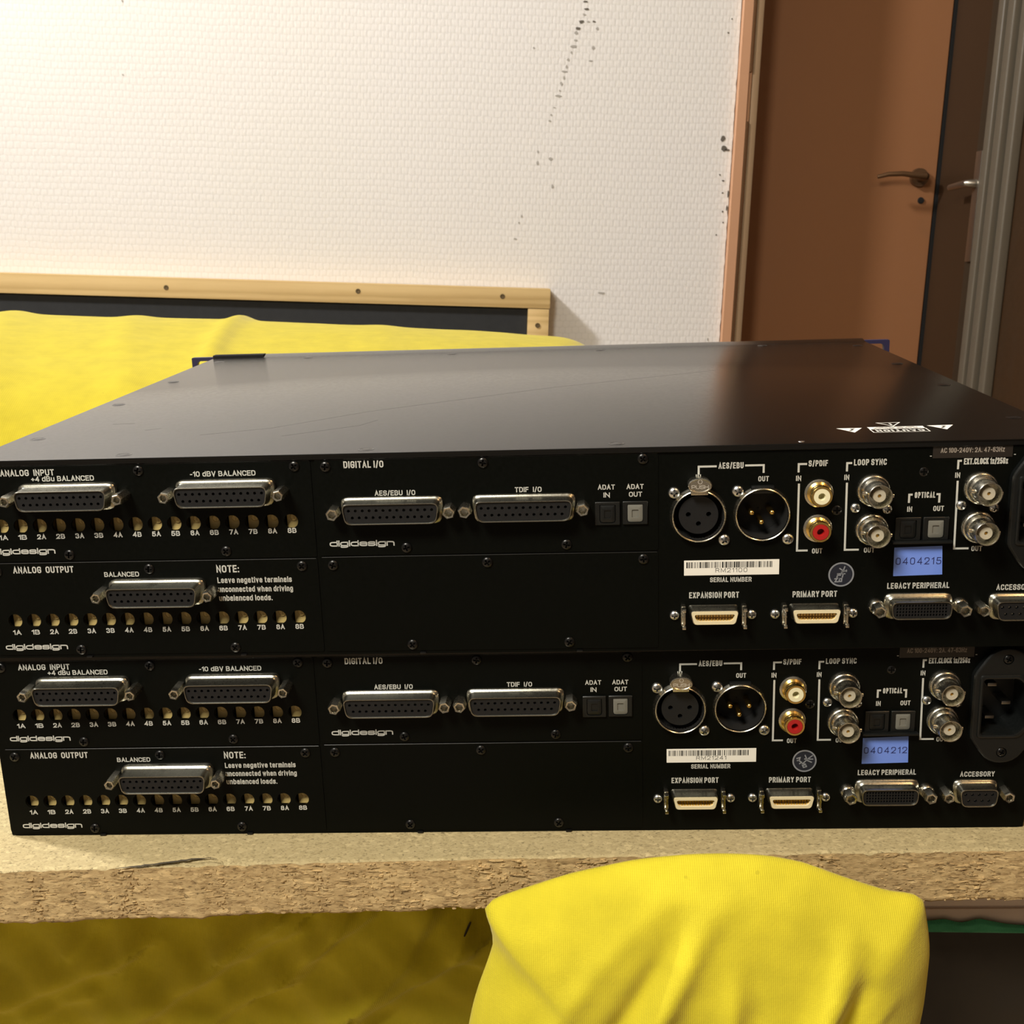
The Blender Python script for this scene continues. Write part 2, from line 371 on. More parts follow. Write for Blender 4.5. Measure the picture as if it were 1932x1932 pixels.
def text(bm, s, x0, z0, x1, h, y=-0.03, st=None, gap=None, put=None, rfac=1.0):
    """bold lettering between x0 and x1 on baseline z0, cap height h (millimetres)"""
    st = st or h * .178; n = len(s); gap = (st * .72) if gap is None else gap
    W_ = sum(G[c][0] for c in s if c != " ") or 1e-6; nsp = s.count(' '); nl = n - nsp
    u = (x1 - x0 - nl * st - (nl - 1) * gap) / (W_ + nsp * 2.6)
    if u < .12: gap = st * .3; u = max(.05, (x1 - x0 - nl * st - (nl - 1) * gap) / (W_ + nsp * 2.6))
    v = (h - st) / 6; x = x0
    for i, c in enumerate(s):
        if c == ' ': x += u * 2.6; continue
        gw, strokes = G[c]
        for sk in strokes:
            closed = sk[-1] == 'c'; pp = [q for q in sk if q != 'c']; out = []
            N = len(pp)
            for j, q in enumerate(pp):
                p = Vector((x + st / 2 + q[0] * u, z0 + st / 2 + q[1] * v))
                if len(q) > 2 and (closed or 0 < j < N - 1):
                    qa, qb = pp[j - 1], pp[(j + 1) % N]
                    a = Vector((x + st / 2 + qa[0] * u, z0 + st / 2 + qa[1] * v)); b = Vector((x + st / 2 + qb[0] * u, z0 + st / 2 + qb[1] * v))
                    ra = min(q[2] * (u if abs(qa[0] - q[0]) > abs(qa[1] - q[1]) else v) * rfac, (a - p).length * .5)
                    rb = min(q[2] * (u if abs(qb[0] - q[0]) > abs(qb[1] - q[1]) else v) * rfac, (b - p).length * .5)
                    A = p + (a - p).normalized() * ra; Bq = p + (b - p).normalized() * rb
                    for m_ in range(6):
                        t = m_ / 5; w0 = (1 - t) ** 2; w1 = 2 * t * (1 - t) * 1.05; w2 = t * t; ws = w0 + w1 + w2
                        out.append((A * w0 + p * w1 + Bq * w2) / ws)
                else: out.append(p)
            stroke(bm, out, st, y, closed, put=put)
        x += gw * u + st + gap
def lettering(parent, s, x0, z0, x1, h, y=-0.03, m=None, name='lettering', st=None, put=None, mx=None, gap=None):
    bm = bmesh.new(); text(bm, s, x0, z0, x1, h, y, st=st, put=put, gap=gap)
    return finish(name, bm, m or M_PRINT, parent, mx)

# ------------------------------------------------------------------ hardware built once (mesh data shared)
def mesh_of(fn, name, smooth=35):
    bm = bmesh.new(); fn(bm); o = finish(name, bm, None, None, None, smooth); me = o.data; bpy.data.objects.remove(o); return me
def at(u, v, y=0): return Matrix.Translation((u * MM, y * MM, v * MM))
def put(name, me, m, parent, u, v, y=0, rot=0, label=None):
    if len(me.materials) == 0: me.materials.append(m)
    return link(name, me, m, parent, at(u, v, y) @ Matrix.Rotation(rot, 4, 'Y'), label)

def screw_fn(r, hgt, cross=.55, w_=.12):
    def f(bm):
        rs = [0, .1, .2, .3, .42, .52, .62, .72, .84, .94, 1.0]; n = 48; rings = []
        for i, q in enumerate(rs):
            ring = []
            for k_ in range(n if i else 1):
                a = 2 * PI * k_ / n; x = r * q * math.cos(a); z = r * q * math.sin(a)
                y = -hgt * math.sqrt(max(0, 1 - (q * .93) ** 2)) if q < 1 else 0
                if (abs(x) < r * w_ and abs(z) < r * cross) or (abs(z) < r * w_ and abs(x) < r * cross): y += hgt * .95
                ring.append(bm.verts.new((x * MM, y * MM, z * MM)))
            rings.append(ring)
        for k_ in range(n): bm.faces.new((rings[0][0], rings[1][k_], rings[1][(k_ + 1) % n]))
        for a, b in zip(rings[1:], rings[2:]):
            for k_ in range(n): bm.faces.new((a[k_], b[k_], b[(k_ + 1) % n], a[(k_ + 1) % n]))
    return f
ME_SCREW = mesh_of(screw_fn(2.2, 1.2), 'screw', 50)
ME_ZSCREW = mesh_of(screw_fn(2.35, 1.7), 'screw', 50)
ME_ZSCREW2 = mesh_of(screw_fn(2.0, 1.5), 'screw', 50)

def jack_fn(rad, ln):
    def f(bm):
        loft(bm, [(hexa(0, 0, rad), 0), (hexa(0, 0, rad), -ln + .5), (hexa(0, 0, rad * .86), -ln)], False, False)
        loft(bm, [(hexa(0, 0, rad * .86), -ln), (hexa(0, 0, rad * .62), -ln + .1)], False, False)
        lathe(bm, 0, 0, [(rad * .62, -ln + .1), (rad * .50, -ln + .7), (rad * .48, -ln + 4)], 18, False, True)
    return f
ME_JACK = mesh_of(jack_fn(2.75, 7.2), 'jack_screw')

def holes_row(n, cx, cz, pitch, r, seg=10): return [circ(cx + (i - (n - 1) / 2) * pitch, cz, r, seg) for i in range(n)]
def dshell_fn(wt, wb, h, step=1.3, depth=6.9, fl=1.6):
    def f(bm):
        a = lambda g, y, r=2.6: (dsh(0, 0, wt + g, wb + g, h + g, r), y)
        loft(bm, [a(fl * 2, 0, 3.4), a(fl * 2, -step + .5, 3.4), a(fl * 2 - .8, -step, 3.1), a(fl, -step - .15, 2.9), a(fl * .6, -step - .7, 2.8), a(.5, -step - 1.0), a(.35, -depth + .4), a(0, -depth),
                  a(-.45, -depth), a(-.8, -depth + .4), a(-.9, -depth + 5.5)], False, True)
    return f
ME_D25 = mesh_of(dshell_fn(38.6, 36.2, 8.3), 'metal_shell', 40)
ME_D25I = plate_mesh('socket_insert', dsh(0, 0, 37.6, 35.2, 7.3, 2.2),
                     holes_row(13, 0, 1.42, 2.76, .62) + holes_row(12, 0, -1.42, 2.76, .62), -6.2, -4.4)
def conn(parent, name, u, v, me, m):
    if len(me.materials) == 0: me.materials.append(m)
    return link(name, me, m, parent, at(u, v))
def d25(parent, u, v):
    c = conn(parent, 'multipin_connector', u, v, ME_D25, M_TIN)
    put('socket_insert', ME_D25I, M_GREYPL, c, 0, 0)
    for s in (-1, 1): put('jack_screw', ME_JACK, M_NICKEL, c, s * 23.2, .1, 0, rot=.3 * s)
    return c

ME_D25L = mesh_of(lambda bm: [dshell_fn(37.6, 35.2, 8.1, step=3.0, depth=10.0, fl=1.55)(bm)], 'metal_shell', 40)
ME_JACKL = mesh_of(jack_fn(2.45, 10.0), 'jack_screw')
def d25long(parent, u, v):
    c = conn(parent, 'multipin_connector', u, v, ME_D25L, M_TIN)
    put('socket_insert', ME_D25I, M_GREYPL, c, 0, 0, -3.1)
    for s in (-1, 1): put('jack_screw', ME_JACKL, M_NICKEL, c, s * 22.9, .1, 0, rot=.3 * s)
    return c
# nine-way socket and its small pins
ME_D9 = mesh_of(dshell_fn(15.9, 13.8, 7.9), 'metal_shell', 40)
ME_D9I = plate_mesh('socket_insert', dsh(0, 0, 15.0, 12.9, 7.0, 2.0), holes_row(5, 0, 1.4, 2.75, .62, 12) + holes_row(4, 0, -1.4, 2.75, .62, 12), -6.3, -4.6)
def d9c(bm):
    for n, z in ((5, 1.4), (4, -1.4)):
        for i in range(n): lathe(bm, (i - (n - 1) / 2) * 2.75, z, [(.36, -5.4), (.34, -4.6)], 8, True, True)
ME_D9C = mesh_of(d9c, 'contacts')
ME_JACK9 = mesh_of(jack_fn(2.5, 7.0), 'jack_screw')
# wide high-density socket
ME_D68 = mesh_of(dshell_fn(23.6, 22.6, 7.2, fl=1.8), 'metal_shell', 40)
ME_D68I = plate_mesh('socket_insert', dsh(0, 0, 22.7, 21.7, 6.2, 1.8), [[(x - .32, z - .45), (x + .32, z - .45), (x + .32, z + .45), (x - .32, z + .45)]
                     for z in (-1.95, -.65, .65, 1.95) for x in [(i - 8) * 1.18 for i in range(17)]], -6.2, -4.8)
def stand_fn(bm):
    lathe(bm, 0, 0, [(3.1, 0), (3.1, -1.8), (2.7, -2.6), (2.2, -3.0)], 28)
    loft(bm, [(hexa(0, 0, 2.7), -3.0), (hexa(0, 0, 2.7), -8.0), (hexa(0, 0, 2.35), -8.5), (hexa(0, 0, 1.7), -8.4)], False, False)
    lathe(bm, 0, 0, [(1.7, -8.4), (1.35, -7.6), (1.3, -4)], 18, False, True)
ME_STAND = mesh_of(stand_fn, 'standoff_nut')

# miniature ribbon port
def mini_fn(bm):
    a = lambda g, y, r=1.5: (dsh(0, 0, 19.0 + g, 16.4 + g, 5.6 + g, r), y)
    loft(bm, [a(1.2, 0), a(.5, -.6), a(.35, -5.9), (dsh(0, 0, 18.6, 16.0, 5.2, 1.3), -6.0)], False, False)
ME_MINI = mesh_of(mini_fn, 'port_shell', 40)
def minic_fn(bm):
    s = lambda g, y, gz=None: (dsh(0, 0, 18.8 + g, 16.2 + g, 5.4 + (g if gz is None else gz), 1.3), y)
    loft(bm, [s(0, -5.7), s(0, -6.4), s(-2.2, -6.4, -2.5), s(-2.4, -3.2, -2.7)], False, True)
ME_MINIC = mesh_of(minic_fn, 'cream_collar', 30)
def minip_fn(bm):
    for i in range(13):
        x = (i - 6) * 1.16
        box(bm, x - .33, x + .33, -5.6, -3.2, .25, 1.4); box(bm, x - .33, x + .33, -5.6, -3.2, -1.35, -.45)
ME_MINIP = mesh_of(minip_fn, 'contacts')
def latch_fn(bm):
    box(bm, -.9, .9, -3.2, 0, -4.2, 4.2, .3); box(bm, -.75, .75, -6.6, -3.0, 2.6, 4.0, .3); box(bm, -.75, .75, -6.6, -3.0, -4.6, -3.2, .3)
    lathe(bm, 0, 0, [(.55, -5.6), (.55, -3.0)], 10, True, False); box(bm, -.35, .35, -6.0, -5.3, -3.6, 3.2, .15)
ME_LATCH = mesh_of(latch_fn, 'latch')
def port(parent, u, v):
    c = conn(parent, 'ribbon_port', u, v, ME_MINI, M_TIN)
    put('cream_collar', ME_MINIC, M_CREAM, c, 0, 0); put('contacts', ME_MINIP, M_GOLD, c, 0, 0)
    for s in (-1, 1):
        put('latch', ME_LATCH, M_NICKEL, c, s * 12.1, -.2); put('screw', ME_ZSCREW2, M_ZINC, c, s * 15.45, -.9 + .1)
    return c

# phono, bayonet and three-pin sockets
def rca_fn(bm):
    lathe(bm, 0, 0, [(5.6, 0), (5.6, -.7), (5.0, -.95), (4.6, -1.0)], 36)
def rcab_fn(bm):
    lathe(bm, 0, 0, [(4.7, -.9), (4.7, -1.6), (3.9, -2.2), (3.75, -2.8), (3.75, -4.2), (4.15, -4.4), (4.15, -6.3), (3.95, -6.7), (3.25, -6.7), (3.2, -6.3)], 36)
def rcai_fn(bm): lathe(bm, 0, 0, [(3.22, -6.3), (3.1, -6.75), (1.45, -6.75), (1.3, -6.3), (1.25, -3)], 32, False, True)
ME_RCA = mesh_of(rca_fn, 'washer'); ME_RCAB = mesh_of(rcab_fn, 'barrel'); ME_RCAI = mesh_of(rcai_fn, 'coloured_ring')
ME_RCAI2 = ME_RCAI.copy()
def rca(parent, u, v, red):
    c = conn(parent, 'phono_socket', u, v, ME_RCAB, M_GOLD)
    put('washer', ME_RCA, M_NICKEL, c, 0, 0)
    put('coloured_ring', ME_RCAI2 if red else ME_RCAI, M_RCARED if red else M_RCAWHITE, c, 0, 0, label='red plastic ring' if red else 'ivory plastic ring')
    return c
def bnc_fn(bm):
    lathe(bm, 0, 0, [(6.4, 0), (6.4, -2.2), (6.1, -2.7), (5.75, -2.9), (5.6, -4.2), (5.0, -4.9), (4.75, -5.2), (4.75, -11.9), (4.55, -12.3), (4.25, -12.3), (4.1, -11.9), (4.1, -5.0), (2.2, -5.0)], 40)
def lug_fn(bm):
    for s in (-1, 1):
        m_ = bmesh.ops.create_cone(bm, cap_ends=True, segments=12, radius1=.95 * MM, radius2=.85 * MM, depth=1.5 * MM,
                                   matrix=Matrix.Translation((s * 5.3 * MM, -8.0 * MM, 0)) @ Matrix.Rotation(PI / 2 * s, 4, 'Y'))
def diel_fn(bm): lathe(bm, 0, 0, [(2.55, -5.0), (2.55, -10.4), (2.35, -10.7), (.75, -10.7), (.7, -9.5)], 28, False, True)
def bpin_fn(bm): lathe(bm, 0, 0, [(.55, -9.5), (.55, -10.3), (.3, -10.35), (.28, -9.6)], 14, False, True)
ME_BNC = mesh_of(bnc_fn, 'bayonet_socket'); ME_LUG = mesh_of(lug_fn, 'lug'); ME_DIEL = mesh_of(diel_fn, 'dielectric'); ME_BPIN = mesh_of(bpin_fn, 'centre_contact')
def bnc(parent, u, v):
    c = conn(parent, 'bayonet_socket', u, v, ME_BNC, M_NICKEL)
    put('lug', ME_LUG, M_NICKEL, c, 0, 0, rot=.10); put('dielectric', ME_DIEL, M_TEFLON, c, 0, 0); put('centre_contact', ME_BPIN, M_GOLD, c, 0, 0)
    return c
def xring_fn(bm):
    lathe(bm, 0, 0, [(11.3, 0), (11.2, -.7), (10.75, -1.5), (10.5, -2.7), (10.2, -2.95), (9.95, -2.7), (9.85, 2)], 64)
def xringm_fn(bm):
    lathe(bm, 0, 0, [(11.3, 0), (11.2, -.7), (10.8, -1.3), (10.6, -2.3), (10.35, -2.5), (10.1, -2.3), (9.95, 9)], 64)
def xwell_fn(bm): lathe(bm, 0, 0, [(9.9, -1.6), (9.8, 9.5), (.2, 9.5)], 48)
ME_XR = mesh_of(xring_fn, 'chrome_rim'); ME_XRM = mesh_of(xringm_fn, 'chrome_rim'); ME_XW = mesh_of(xwell_fn, 'black_well')
XIN = circ(0, 0, 7.75, 48)
ME_XIN = plate_mesh('socket_insert', XIN, [circ(-4.0, .2, 1.0, 16), circ(4.0, .2, 1.0, 16), circ(0, -3.6, 1.0, 16)], -.8, 6)
def xpin_fn(bm): lathe(bm, 0, 0, [(1.15, 9), (1.15, -.2), (.9, -.8), (.45, -1.15), (.05, -1.2)], 16, False, True)
ME_XPIN = mesh_of(xpin_fn, 'contact_pin')
def push_fn(bm):
    o = lambda g, y: ([(x, z) for x, z in [((4.75 + g) * math.cos(2 * PI * i / 40), (3.0 + g) * math.sin(2 * PI * i / 40)) for i in range(40)]], y)
    loft(bm, [o(-.4, 0), o(-.1, -4.8), o(0, -5.6), o(-.15, -6.0), o(-.5, -6.1), o(-.75, -5.85)], False, True)
    box(bm, -3.4, 3.4, -4.5, 0, -4.2, -1.6, .4)
ME_PUSH = mesh_of(push_fn, 'push_tab')
def toslot_fn(bm):
    outl = fillet([(-4.9, -4.7), (4.9, -4.7), (4.9, 4.7), (-4.9, 4.7)], .3, 2)
    inn = fillet([(-3.2, -3.9, 1.3), (3.2, -3.9, 1.3), (3.2, 3.6, .2), (-3.2, 3.6, .2)], .3, 2)
    loft(bm, [(outl, 0), (outl, -.9), (fillet([(-4.7, -4.5), (4.7, -4.5), (4.7, 4.5), (-4.7, 4.5)], .3, 2), -1.1), (inn, -1.1), (inn, 1.5)], False, True)
ME_TOS = mesh_of(toslot_fn, 'optical_housing', 30)
def tosh_fn(bm):
    o = lambda g, y: (fillet([(-3.0 - g, -3.7 - g, 1.1), (3.0 + g, -3.7 - g, 1.1), (3.0 + g, 3.5 + g, .25), (-3.0 - g, 3.5 + g, .25)], .3, 2), y)
    q = lambda y: (fillet([(-1.3, -1.9), (1.3, -1.9), (1.3, 1.3), (-1.3, 1.3)], .3, 2), y)
    o2 = lambda y: (fillet([(-1.3, -1.9, .3), (1.3, -1.9, .3), (1.3, 1.3, .3), (-1.3, 1.3, .3)], .3, 2), y)
    loft(bm, [o(0, .6), o(0, -.75), o(-.25, -.9), o2(-.9), o2(-.5)], False, True)
ME_TOSH = mesh_of(tosh_fn, 'shutter', 30); ME_TOSHD = ME_TOSH.copy()
def tos(parent, u, v, grey):
    c = conn(parent, 'optical_socket', u, v, ME_TOS, M_PLASTIC)
    put('shutter', ME_TOSH if grey else ME_TOSHD, M_SHUTTER if grey else M_PLASTIC, c, 0, 0, label='grey shutter' if grey else 'black shutter')
    return c
# mains inlet
IEC_O = fillet([(-13.2, -14, 2), (-5.5, -25.6, 7), (5.5, -25.6, 7), (13.2, -14, 2), (13.2, 14, 2), (5.5, 25.6, 7), (-5.5, 25.6, 7), (-13.2, 14, 2)], 3, 4)
def iec_fn(bm):
    sc = lambda k_, y: ([(x * k_, z * (1 - (1 - k_) * .55)) for x, z in IEC_O], y)
    loft(bm, [sc(1.0, 0), sc(1.0, -2.6), sc(.965, -3.3), sc(.93, -3.4)], False, False)
def iec_rim(bm):
    I = lambda g, y: (fillet([(-9.4 - g, -12.4 - g, 1.6), (4.6 + g, -12.4 - g, 1.6), (9.6 + g, -7.4 - g, 2), (9.6 + g, 7.4 + g, 2), (4.6 + g, 12.4 + g, 1.6), (-9.4 - g, 12.4 + g, 1.6)], 1.5, 4), y)
    loft(bm, [I(1.6, -3.2), I(1.3, -4.0), I(.7, -4.2), I(.1, -4.0), I(0, -3.2), I(-.5, 12)], False, True)
ME_IECS = mesh_of(iec_fn, 'inlet_flange', 30); ME_IECR = mesh_of(iec_rim, 'inlet_well', 30)
IEC_HOLE = fillet([(-9.4, -12.4, 1.6), (4.6, -12.4, 1.6), (9.6, -7.4, 2), (9.6, 7.4, 2), (4.6, 12.4, 1.6), (-9.4, 12.4, 1.6)], 1.5, 4)
ME_IECF = plate_mesh('inlet_face', [(x * .93, z * (1 - .07 * .55)) for x, z in IEC_O], [IEC_HOLE, circ(0, 20.6, 2.2, 20), circ(0, -20.6, 2.2, 20)], -3.4, -2.2)
def blade_fn(bm): box(bm, -1.9, 1.9, 2.5, 12, -.75, .75, .35)
ME_BLADE = mesh_of(blade_fn, 'contact_blade')
ME_IECSCR = mesh_of(screw_fn(2.0, 1.2), 'screw', 50)

# ------------------------------------------------------------------ audio interface
W, L, H = 440.0, 346.0, 84.9
BODY_L = 341.0
TRIM_U = [11.9 + 7.975 * k_ for k_ in range(16)]
CHN = ['%d%s' % (i, c) for i in range(1, 9) for c in 'AB']
def card(root, name, x0, x1, z0, z1, holes, screws):
    out = fillet([(x0, z0), (x1, z0), (x1, z1), (x0, z1)], .8, 2)
    me = plate_mesh(name, out, holes, -.35, .6)
    c = link(name, me, M_PANEL, root)
    bm = bmesh.new()                                             # folded upper lip of the card, its faint highlight put into a paler colour
    rr = (z1 - .28)
    box(bm, x0 + .4, x1 - .4, -.5, -.1, rr, z1 + .02, .12, 1)
    finish('card_lip', bm, M_LIP, c)
    for u, v in screws: put('screw', ME_SCREW, M_BLKSCREW, c, u, v, -.3, rot=random.random() * 1.5)
    return c
def make_interface():
    root = empty('rack_audio_interface', Matrix.Identity(4))
    # chassis: sheet steel tray, rear skin with real openings, dark bulkhead behind the trimmer holes
    bm = bmesh.new()
    box(bm, 0, W, .2, BODY_L, 0, 1.2, .3, 1)
    box(bm, 0, 1.2, .2, BODY_L, .6, H - 1.6, .2, 1); box(bm, W - 1.2, W, .2, BODY_L, .6, H - 1.6, .2, 1)
    box(bm, 1, W - 1, BODY_L - 1.2, BODY_L, .6, H - 1.6, .2, 1)
    ch = finish('chassis', bm, M_PANEL, root)
    hol = []
    for u in TRIM_U: hol += [circ(u, 57.4, 3.3, 12), circ(u, 16.6, 3.3, 12)]
    hol += [circ(294.2, 57, 10.0, 40), circ(319.1, 57, 10.0, 40)]
    hol += [[(x + 427.0, z + 57.0) for x, z in IEC_HOLE]]
    out = fillet([(0, 0, 3.2), (W, 0, 3.2), (W, H - 2.2, .6), (0, H - 2.2, .6)], 1, 5)
    rear = link('rear_plate', plate_mesh('rear_plate', out, hol, 0, 1.0), M_PANEL, root)
    bm = bmesh.new(); box(bm, 2, 281, 11, 12, 2, H - 4)
    finish('bulkhead', bm, M_DARK, ch)
    # cover
    bm = bmesh.new(); box(bm, -.3, W + .3, -.9, BODY_L, H - 1.3, H, .45, 2); box(bm, -.3, W + .3, -.9, .1, H - 2.5, H - .6, .25, 1)
    box(bm, -.3, .9, -.5, BODY_L, H - 14, H - .7, .3, 1); box(bm, W - .9, W + .3, -.5, BODY_L, H - 14, H - .7, .3, 1)
    cov = finish('top_cover', bm, M_COVER, root)
    def topscrew(x, y, r=2.4):
        bm = bmesh.new()
        lathe(bm, 0, 0, [(r + .9, 0), (r + .55, -.10), (r + .2, -.05), (r, .05), (r * .7, -.16), (r * .15, -.16)], 24, False, True)
        o = finish('screw', bm, M_BLKSCREW, cov)
        o.matrix_local = Matrix.Translation((x * MM, y * MM, H * MM + .00004)) @ Matrix.Rotation(-PI / 2, 4, 'X')
    for x, y in [(9.5, 45.8), (9.5, 140.6), (10, 225), (10, 318), (63.3, 6.0), (162.4, 6.2), (262.5, 7), (67, 331), (165, 331), (264, 331), (371, 331), (430.5, 45), (430.5, 140), (430.5, 225), (430, 318)]:
        topscrew(x, y)
    bm = bmesh.new(); lathe(bm, 0, 0, [(1.3, 0), (1.2, -.12), (.2, -.12)], 14, False, True)
    o = finish('rivet', bm, M_ZINC, cov); o.matrix_local = Matrix.Translation((334.3 * MM, 3.2 * MM, H * MM)) @ Matrix.Rotation(-PI / 2, 4, 'X')
    # faint scratches (shallow marks in the coat)
    bm = bmesh.new()
    for pts in ([(82, 47), (110, 60), (148, 100), (236, 165), (329, 217)], [(120, 40), (150, 62), (156, 75)], [(30, 80), (40, 81)], [(52, 62), (58, 66)]):
        stroke(bm, pts, .22, 0, put=lambda p: (p.x * MM, p.y * MM, H * MM + .00002))
    finish('scratch', bm, M_SCRATCH, cov)
    # caution marks, readable from the front of the unit
    PT = lambda p: (p.x * MM, p.y * MM, H * MM + .00003)
    bm = bmesh.new()
    for tri in (((353.2, 29), (363.7, 29), (358.6, 19.3)), ((390.4, 31.2), (401.2, 31.6), (395.8, 21.8)), ):
        bm.faces.new([bm.verts.new(PT(Vector(p))) for p in tri])
    bm.faces.new([bm.verts.new(PT(Vector(p))) for p in ((366, 30.2), (388.6, 30.6), (388.3, 25.6), (366, 25.2))])
    for seg in (((366, 25.4), (366, 18.4), (388.2, 18.8), (388.4, 25.6)), ):
        stroke(bm, seg, .45, 0, put=PT)
    stroke(bm, [(372.2, 39.4), (381.6, 39.6), (377.0, 31.6)], .55, 0, True, put=PT)
    finish('caution_marking', bm, mat('white_marking', (.72, .70, .64), .6), cov)
    back = lambda cx, cy: (lambda p: ((cx - p.x) * MM, (cy - p.y) * MM, H * MM + .00005))
    bm = bmesh.new(); text(bm, 'CAUTION', -9.6, -1.9, 9.6, 4.0, st=.85, put=back(377.2, 21.8)); finish('lettering', bm, M_PRINT, cov)
    bm = bmesh.new(); text(bm, '!', -.4, -2.4, .4, 4.4, st=.8, put=back(377, 35.6)); finish('lettering', bm, M_PRINT, cov)
    bm = bmesh.new()
    for cx, cy in ((358.5, 26), (395.8, 28.2)):
        stroke(bm, [(cx + 1.6, cy + 1.6), (cx + .1, cy + .6), (cx + .8, cy - .6), (cx - 1.0, cy - 3.0)], .8, 0, put=lambda p: (p.x * MM, p.y * MM, H * MM + .00006))
    for i in range(3): text(bm, ['NO USER SERVICE', 'RISK OF SHOCK', 'DO NOT OPEN'][i], -9.5 + i, -.5, 9.5 - i, .9, st=.2, put=(lambda i: lambda p: ((377.2 - p.x) * MM, (26.6 + i * 1.35 - p.y) * MM, H * MM + .00006))(i))
    finish('bolt_symbol', bm, M_INK, cov)
    # faceplate seen from behind: rack ears with slots
    EW = 237.9; cx = W / 2
    slots = []
    for s in (-1, 1):
        for zc in (H - 5.9, 9.5): slots.append(fillet([(cx + s * (EW - 9.6) - 6.0, zc - 3.5), (cx + s * (EW - 9.6) + 6.0, zc - 3.5), (cx + s * (EW - 9.6) + 6.0, zc + 3.5), (cx + s * (EW - 9.6) - 6.0, zc + 3.5)], 3.0, 5))
    fp = link('faceplate', plate_mesh('faceplate', fillet([(cx - EW, .6), (cx + EW, .6), (cx + EW, H), (cx - EW, H)], .8, 2), slots, L, L + 4), M_NAVY, root)
    bm = bmesh.new()                                               # bevelled strip between cover and faceplate
    vs = [bm.verts.new(p) for p in [(34 * MM, (BODY_L - 3) * MM, (H) * MM), (W * MM, (BODY_L - 3) * MM, (H) * MM), (W * MM, (L) * MM, (H + 1.2) * MM), (34 * MM, L * MM, (H + 1.2) * MM),
          (34 * MM, (L + 3) * MM, (H + 1.2) * MM), (W * MM, (L + 3) * MM, (H + 1.2) * MM), (34 * MM, (L + 3) * MM, (H - 2) * MM), (W * MM, (L + 3) * MM, (H - 2) * MM), (34 * MM, (BODY_L - 3) * MM, (H - 2) * MM), (W * MM, (BODY_L - 3) * MM, (H - 2) * MM)]]
    for q in ((0, 1, 2, 3), (3, 2, 5, 4), (4, 5, 7, 6), (6, 7, 9, 8), (8, 9, 1, 0), (0, 3, 4, 6, 8), (1, 9, 7, 5, 2)): bm.faces.new([vs[i] for i in q])
    finish('front_trim', bm, M_COVER, root)
    bm = bmesh.new(); box(bm, -1.5, 34, L - 4.5, L + 2, H - 3, H + 1.7, .3, 1); finish('bracket', bm, mat('matt_black_bracket', (.012, .012, .013), .8, 0, .2), root)
    for u in (41.5, 107, 182, 246.5):
        bm = bmesh.new(); box(bm, u - 1.3, u + 1.3, -1.2, .4, .05, .9, .4, 2); finish('bottom_screw_head', bm, M_BLKSCREW, ch)
    # four cards
    th = lambda v: [circ(u - .35, v, 2.95, 28) for u in TRIM_U]
    ai = card(root, 'analog_input_card', 2.6, 140.8, 42.3, 82.3, th(57.4), [(6.6, 79.6), (71, 79.6), (134.3, 80), (38.4, 45), (103.7, 45.4)])
    ao = card(root, 'analog_output_card', 2.6, 140.8, 1.4, 41.7, th(16.6), [(6.9, 38.2), (70.9, 38.4), (134.3, 38.6), (38.2, 3.6), (103.7, 3.8)])
    di = card(root, 'digital_card', 142.2, 278.4, 42.7, 82.3, [], [(146.8, 79.6), (209.6, 79.9), (272.4, 80.1), (177.5, 45.6), (241.9, 45.8)])
    bp = card(root, 'blank_card', 142.2, 278.4, 1.4, 42.1, [], [(147.1, 38.7), (209.9, 38.9), (272.5, 39.2), (177.8, 4.1), (242.3, 4.3)])
    tm = mesh_of(lambda bm: (box(bm, -2.3, 3.6, 2.7, 8, -3.6, 3.6, .2, 1), lathe(bm, .5, 1.1, [(1.5, 2.7), (1.5, 2.2), (1.3, 2.1), (1.2, 2.35), (.25, 2.35)], 20, False, True), box(bm, .33, .67, 2.1, 2.5, 0, 2.2)), 'trimmer')
    for cardo, v in ((ai, 57.4), (ao, 16.6)):
        for i, u in enumerate(TRIM_U):
            put('trimmer', tm, M_BRASS, cardo, u - .35, v)
    for i, u in enumerate(TRIM_U):
        lettering(ai, CHN[i], u - 1.95, 51.62 + i * .062, u + 1.65, 2.1, -.38, st=.42)
        lettering(ao, CHN[i], u - 2.0, 10.45 + i * .07, u + 1.5, 2.1, -.38, st=.42)
    T = lambda p, *a: lettering(p, *a, y=-.38)
    T(ai, 'ANALOG  INPUT', 14.1, 78.3, 36.4, 2.6); T(ai, '+4 dBu BALANCED', 26.6, 75.9, 52.5, 2.15); T(ai, '-10 dBV BALANCED', 91.9, 76.6, 118.5, 2.15)
    T(ao, 'ANALOG  OUTPUT', 13.7, 37.3, 39.2, 2.8); T(ao, 'BALANCED', 51.8, 35.2, 66.4, 2.05); T(ao, 'NOTE:', 98.8, 36.3, 108.2, 3.1)
    for s, x1, z in (('Leave negative terminals', 129.6, 31.8), ('unconnected when driving', 129.8, 27.9), ('unbalanced loads.', 121.0, 24.1)):
        lettering(ao, s, 98.8, z, x1, 2.45, -.38, st=.40)
    for p, x0, x1, z in ((ai, 5.9, 32.6, 45.55), (ao, 5.8, 32.5, 3.85), (di, 146.3, 172.7, 46.5)):
        lettering(p, 'digidesign', x0, z, x1, 2.5, -.38, st=.49, gap=.22)
    T(di, 'DIGITAL I/O', 154.1, 78.8, 170.1, 2.8); T(di, 'AES/EBU  I/O', 165.9, 67.3, 182.2, 2.1); T(di, 'TDIF  I/O', 221.9, 67.6, 232.5, 2.1)
    T(di, 'ADAT', 254.7, 68, 261.4, 2.0); T(di, 'IN', 256.9, 64.8, 259.4, 2.0); T(di, 'ADAT', 266, 68, 272.7, 2.0); T(di, 'OUT', 266.9, 64.9, 272.1, 2.0)
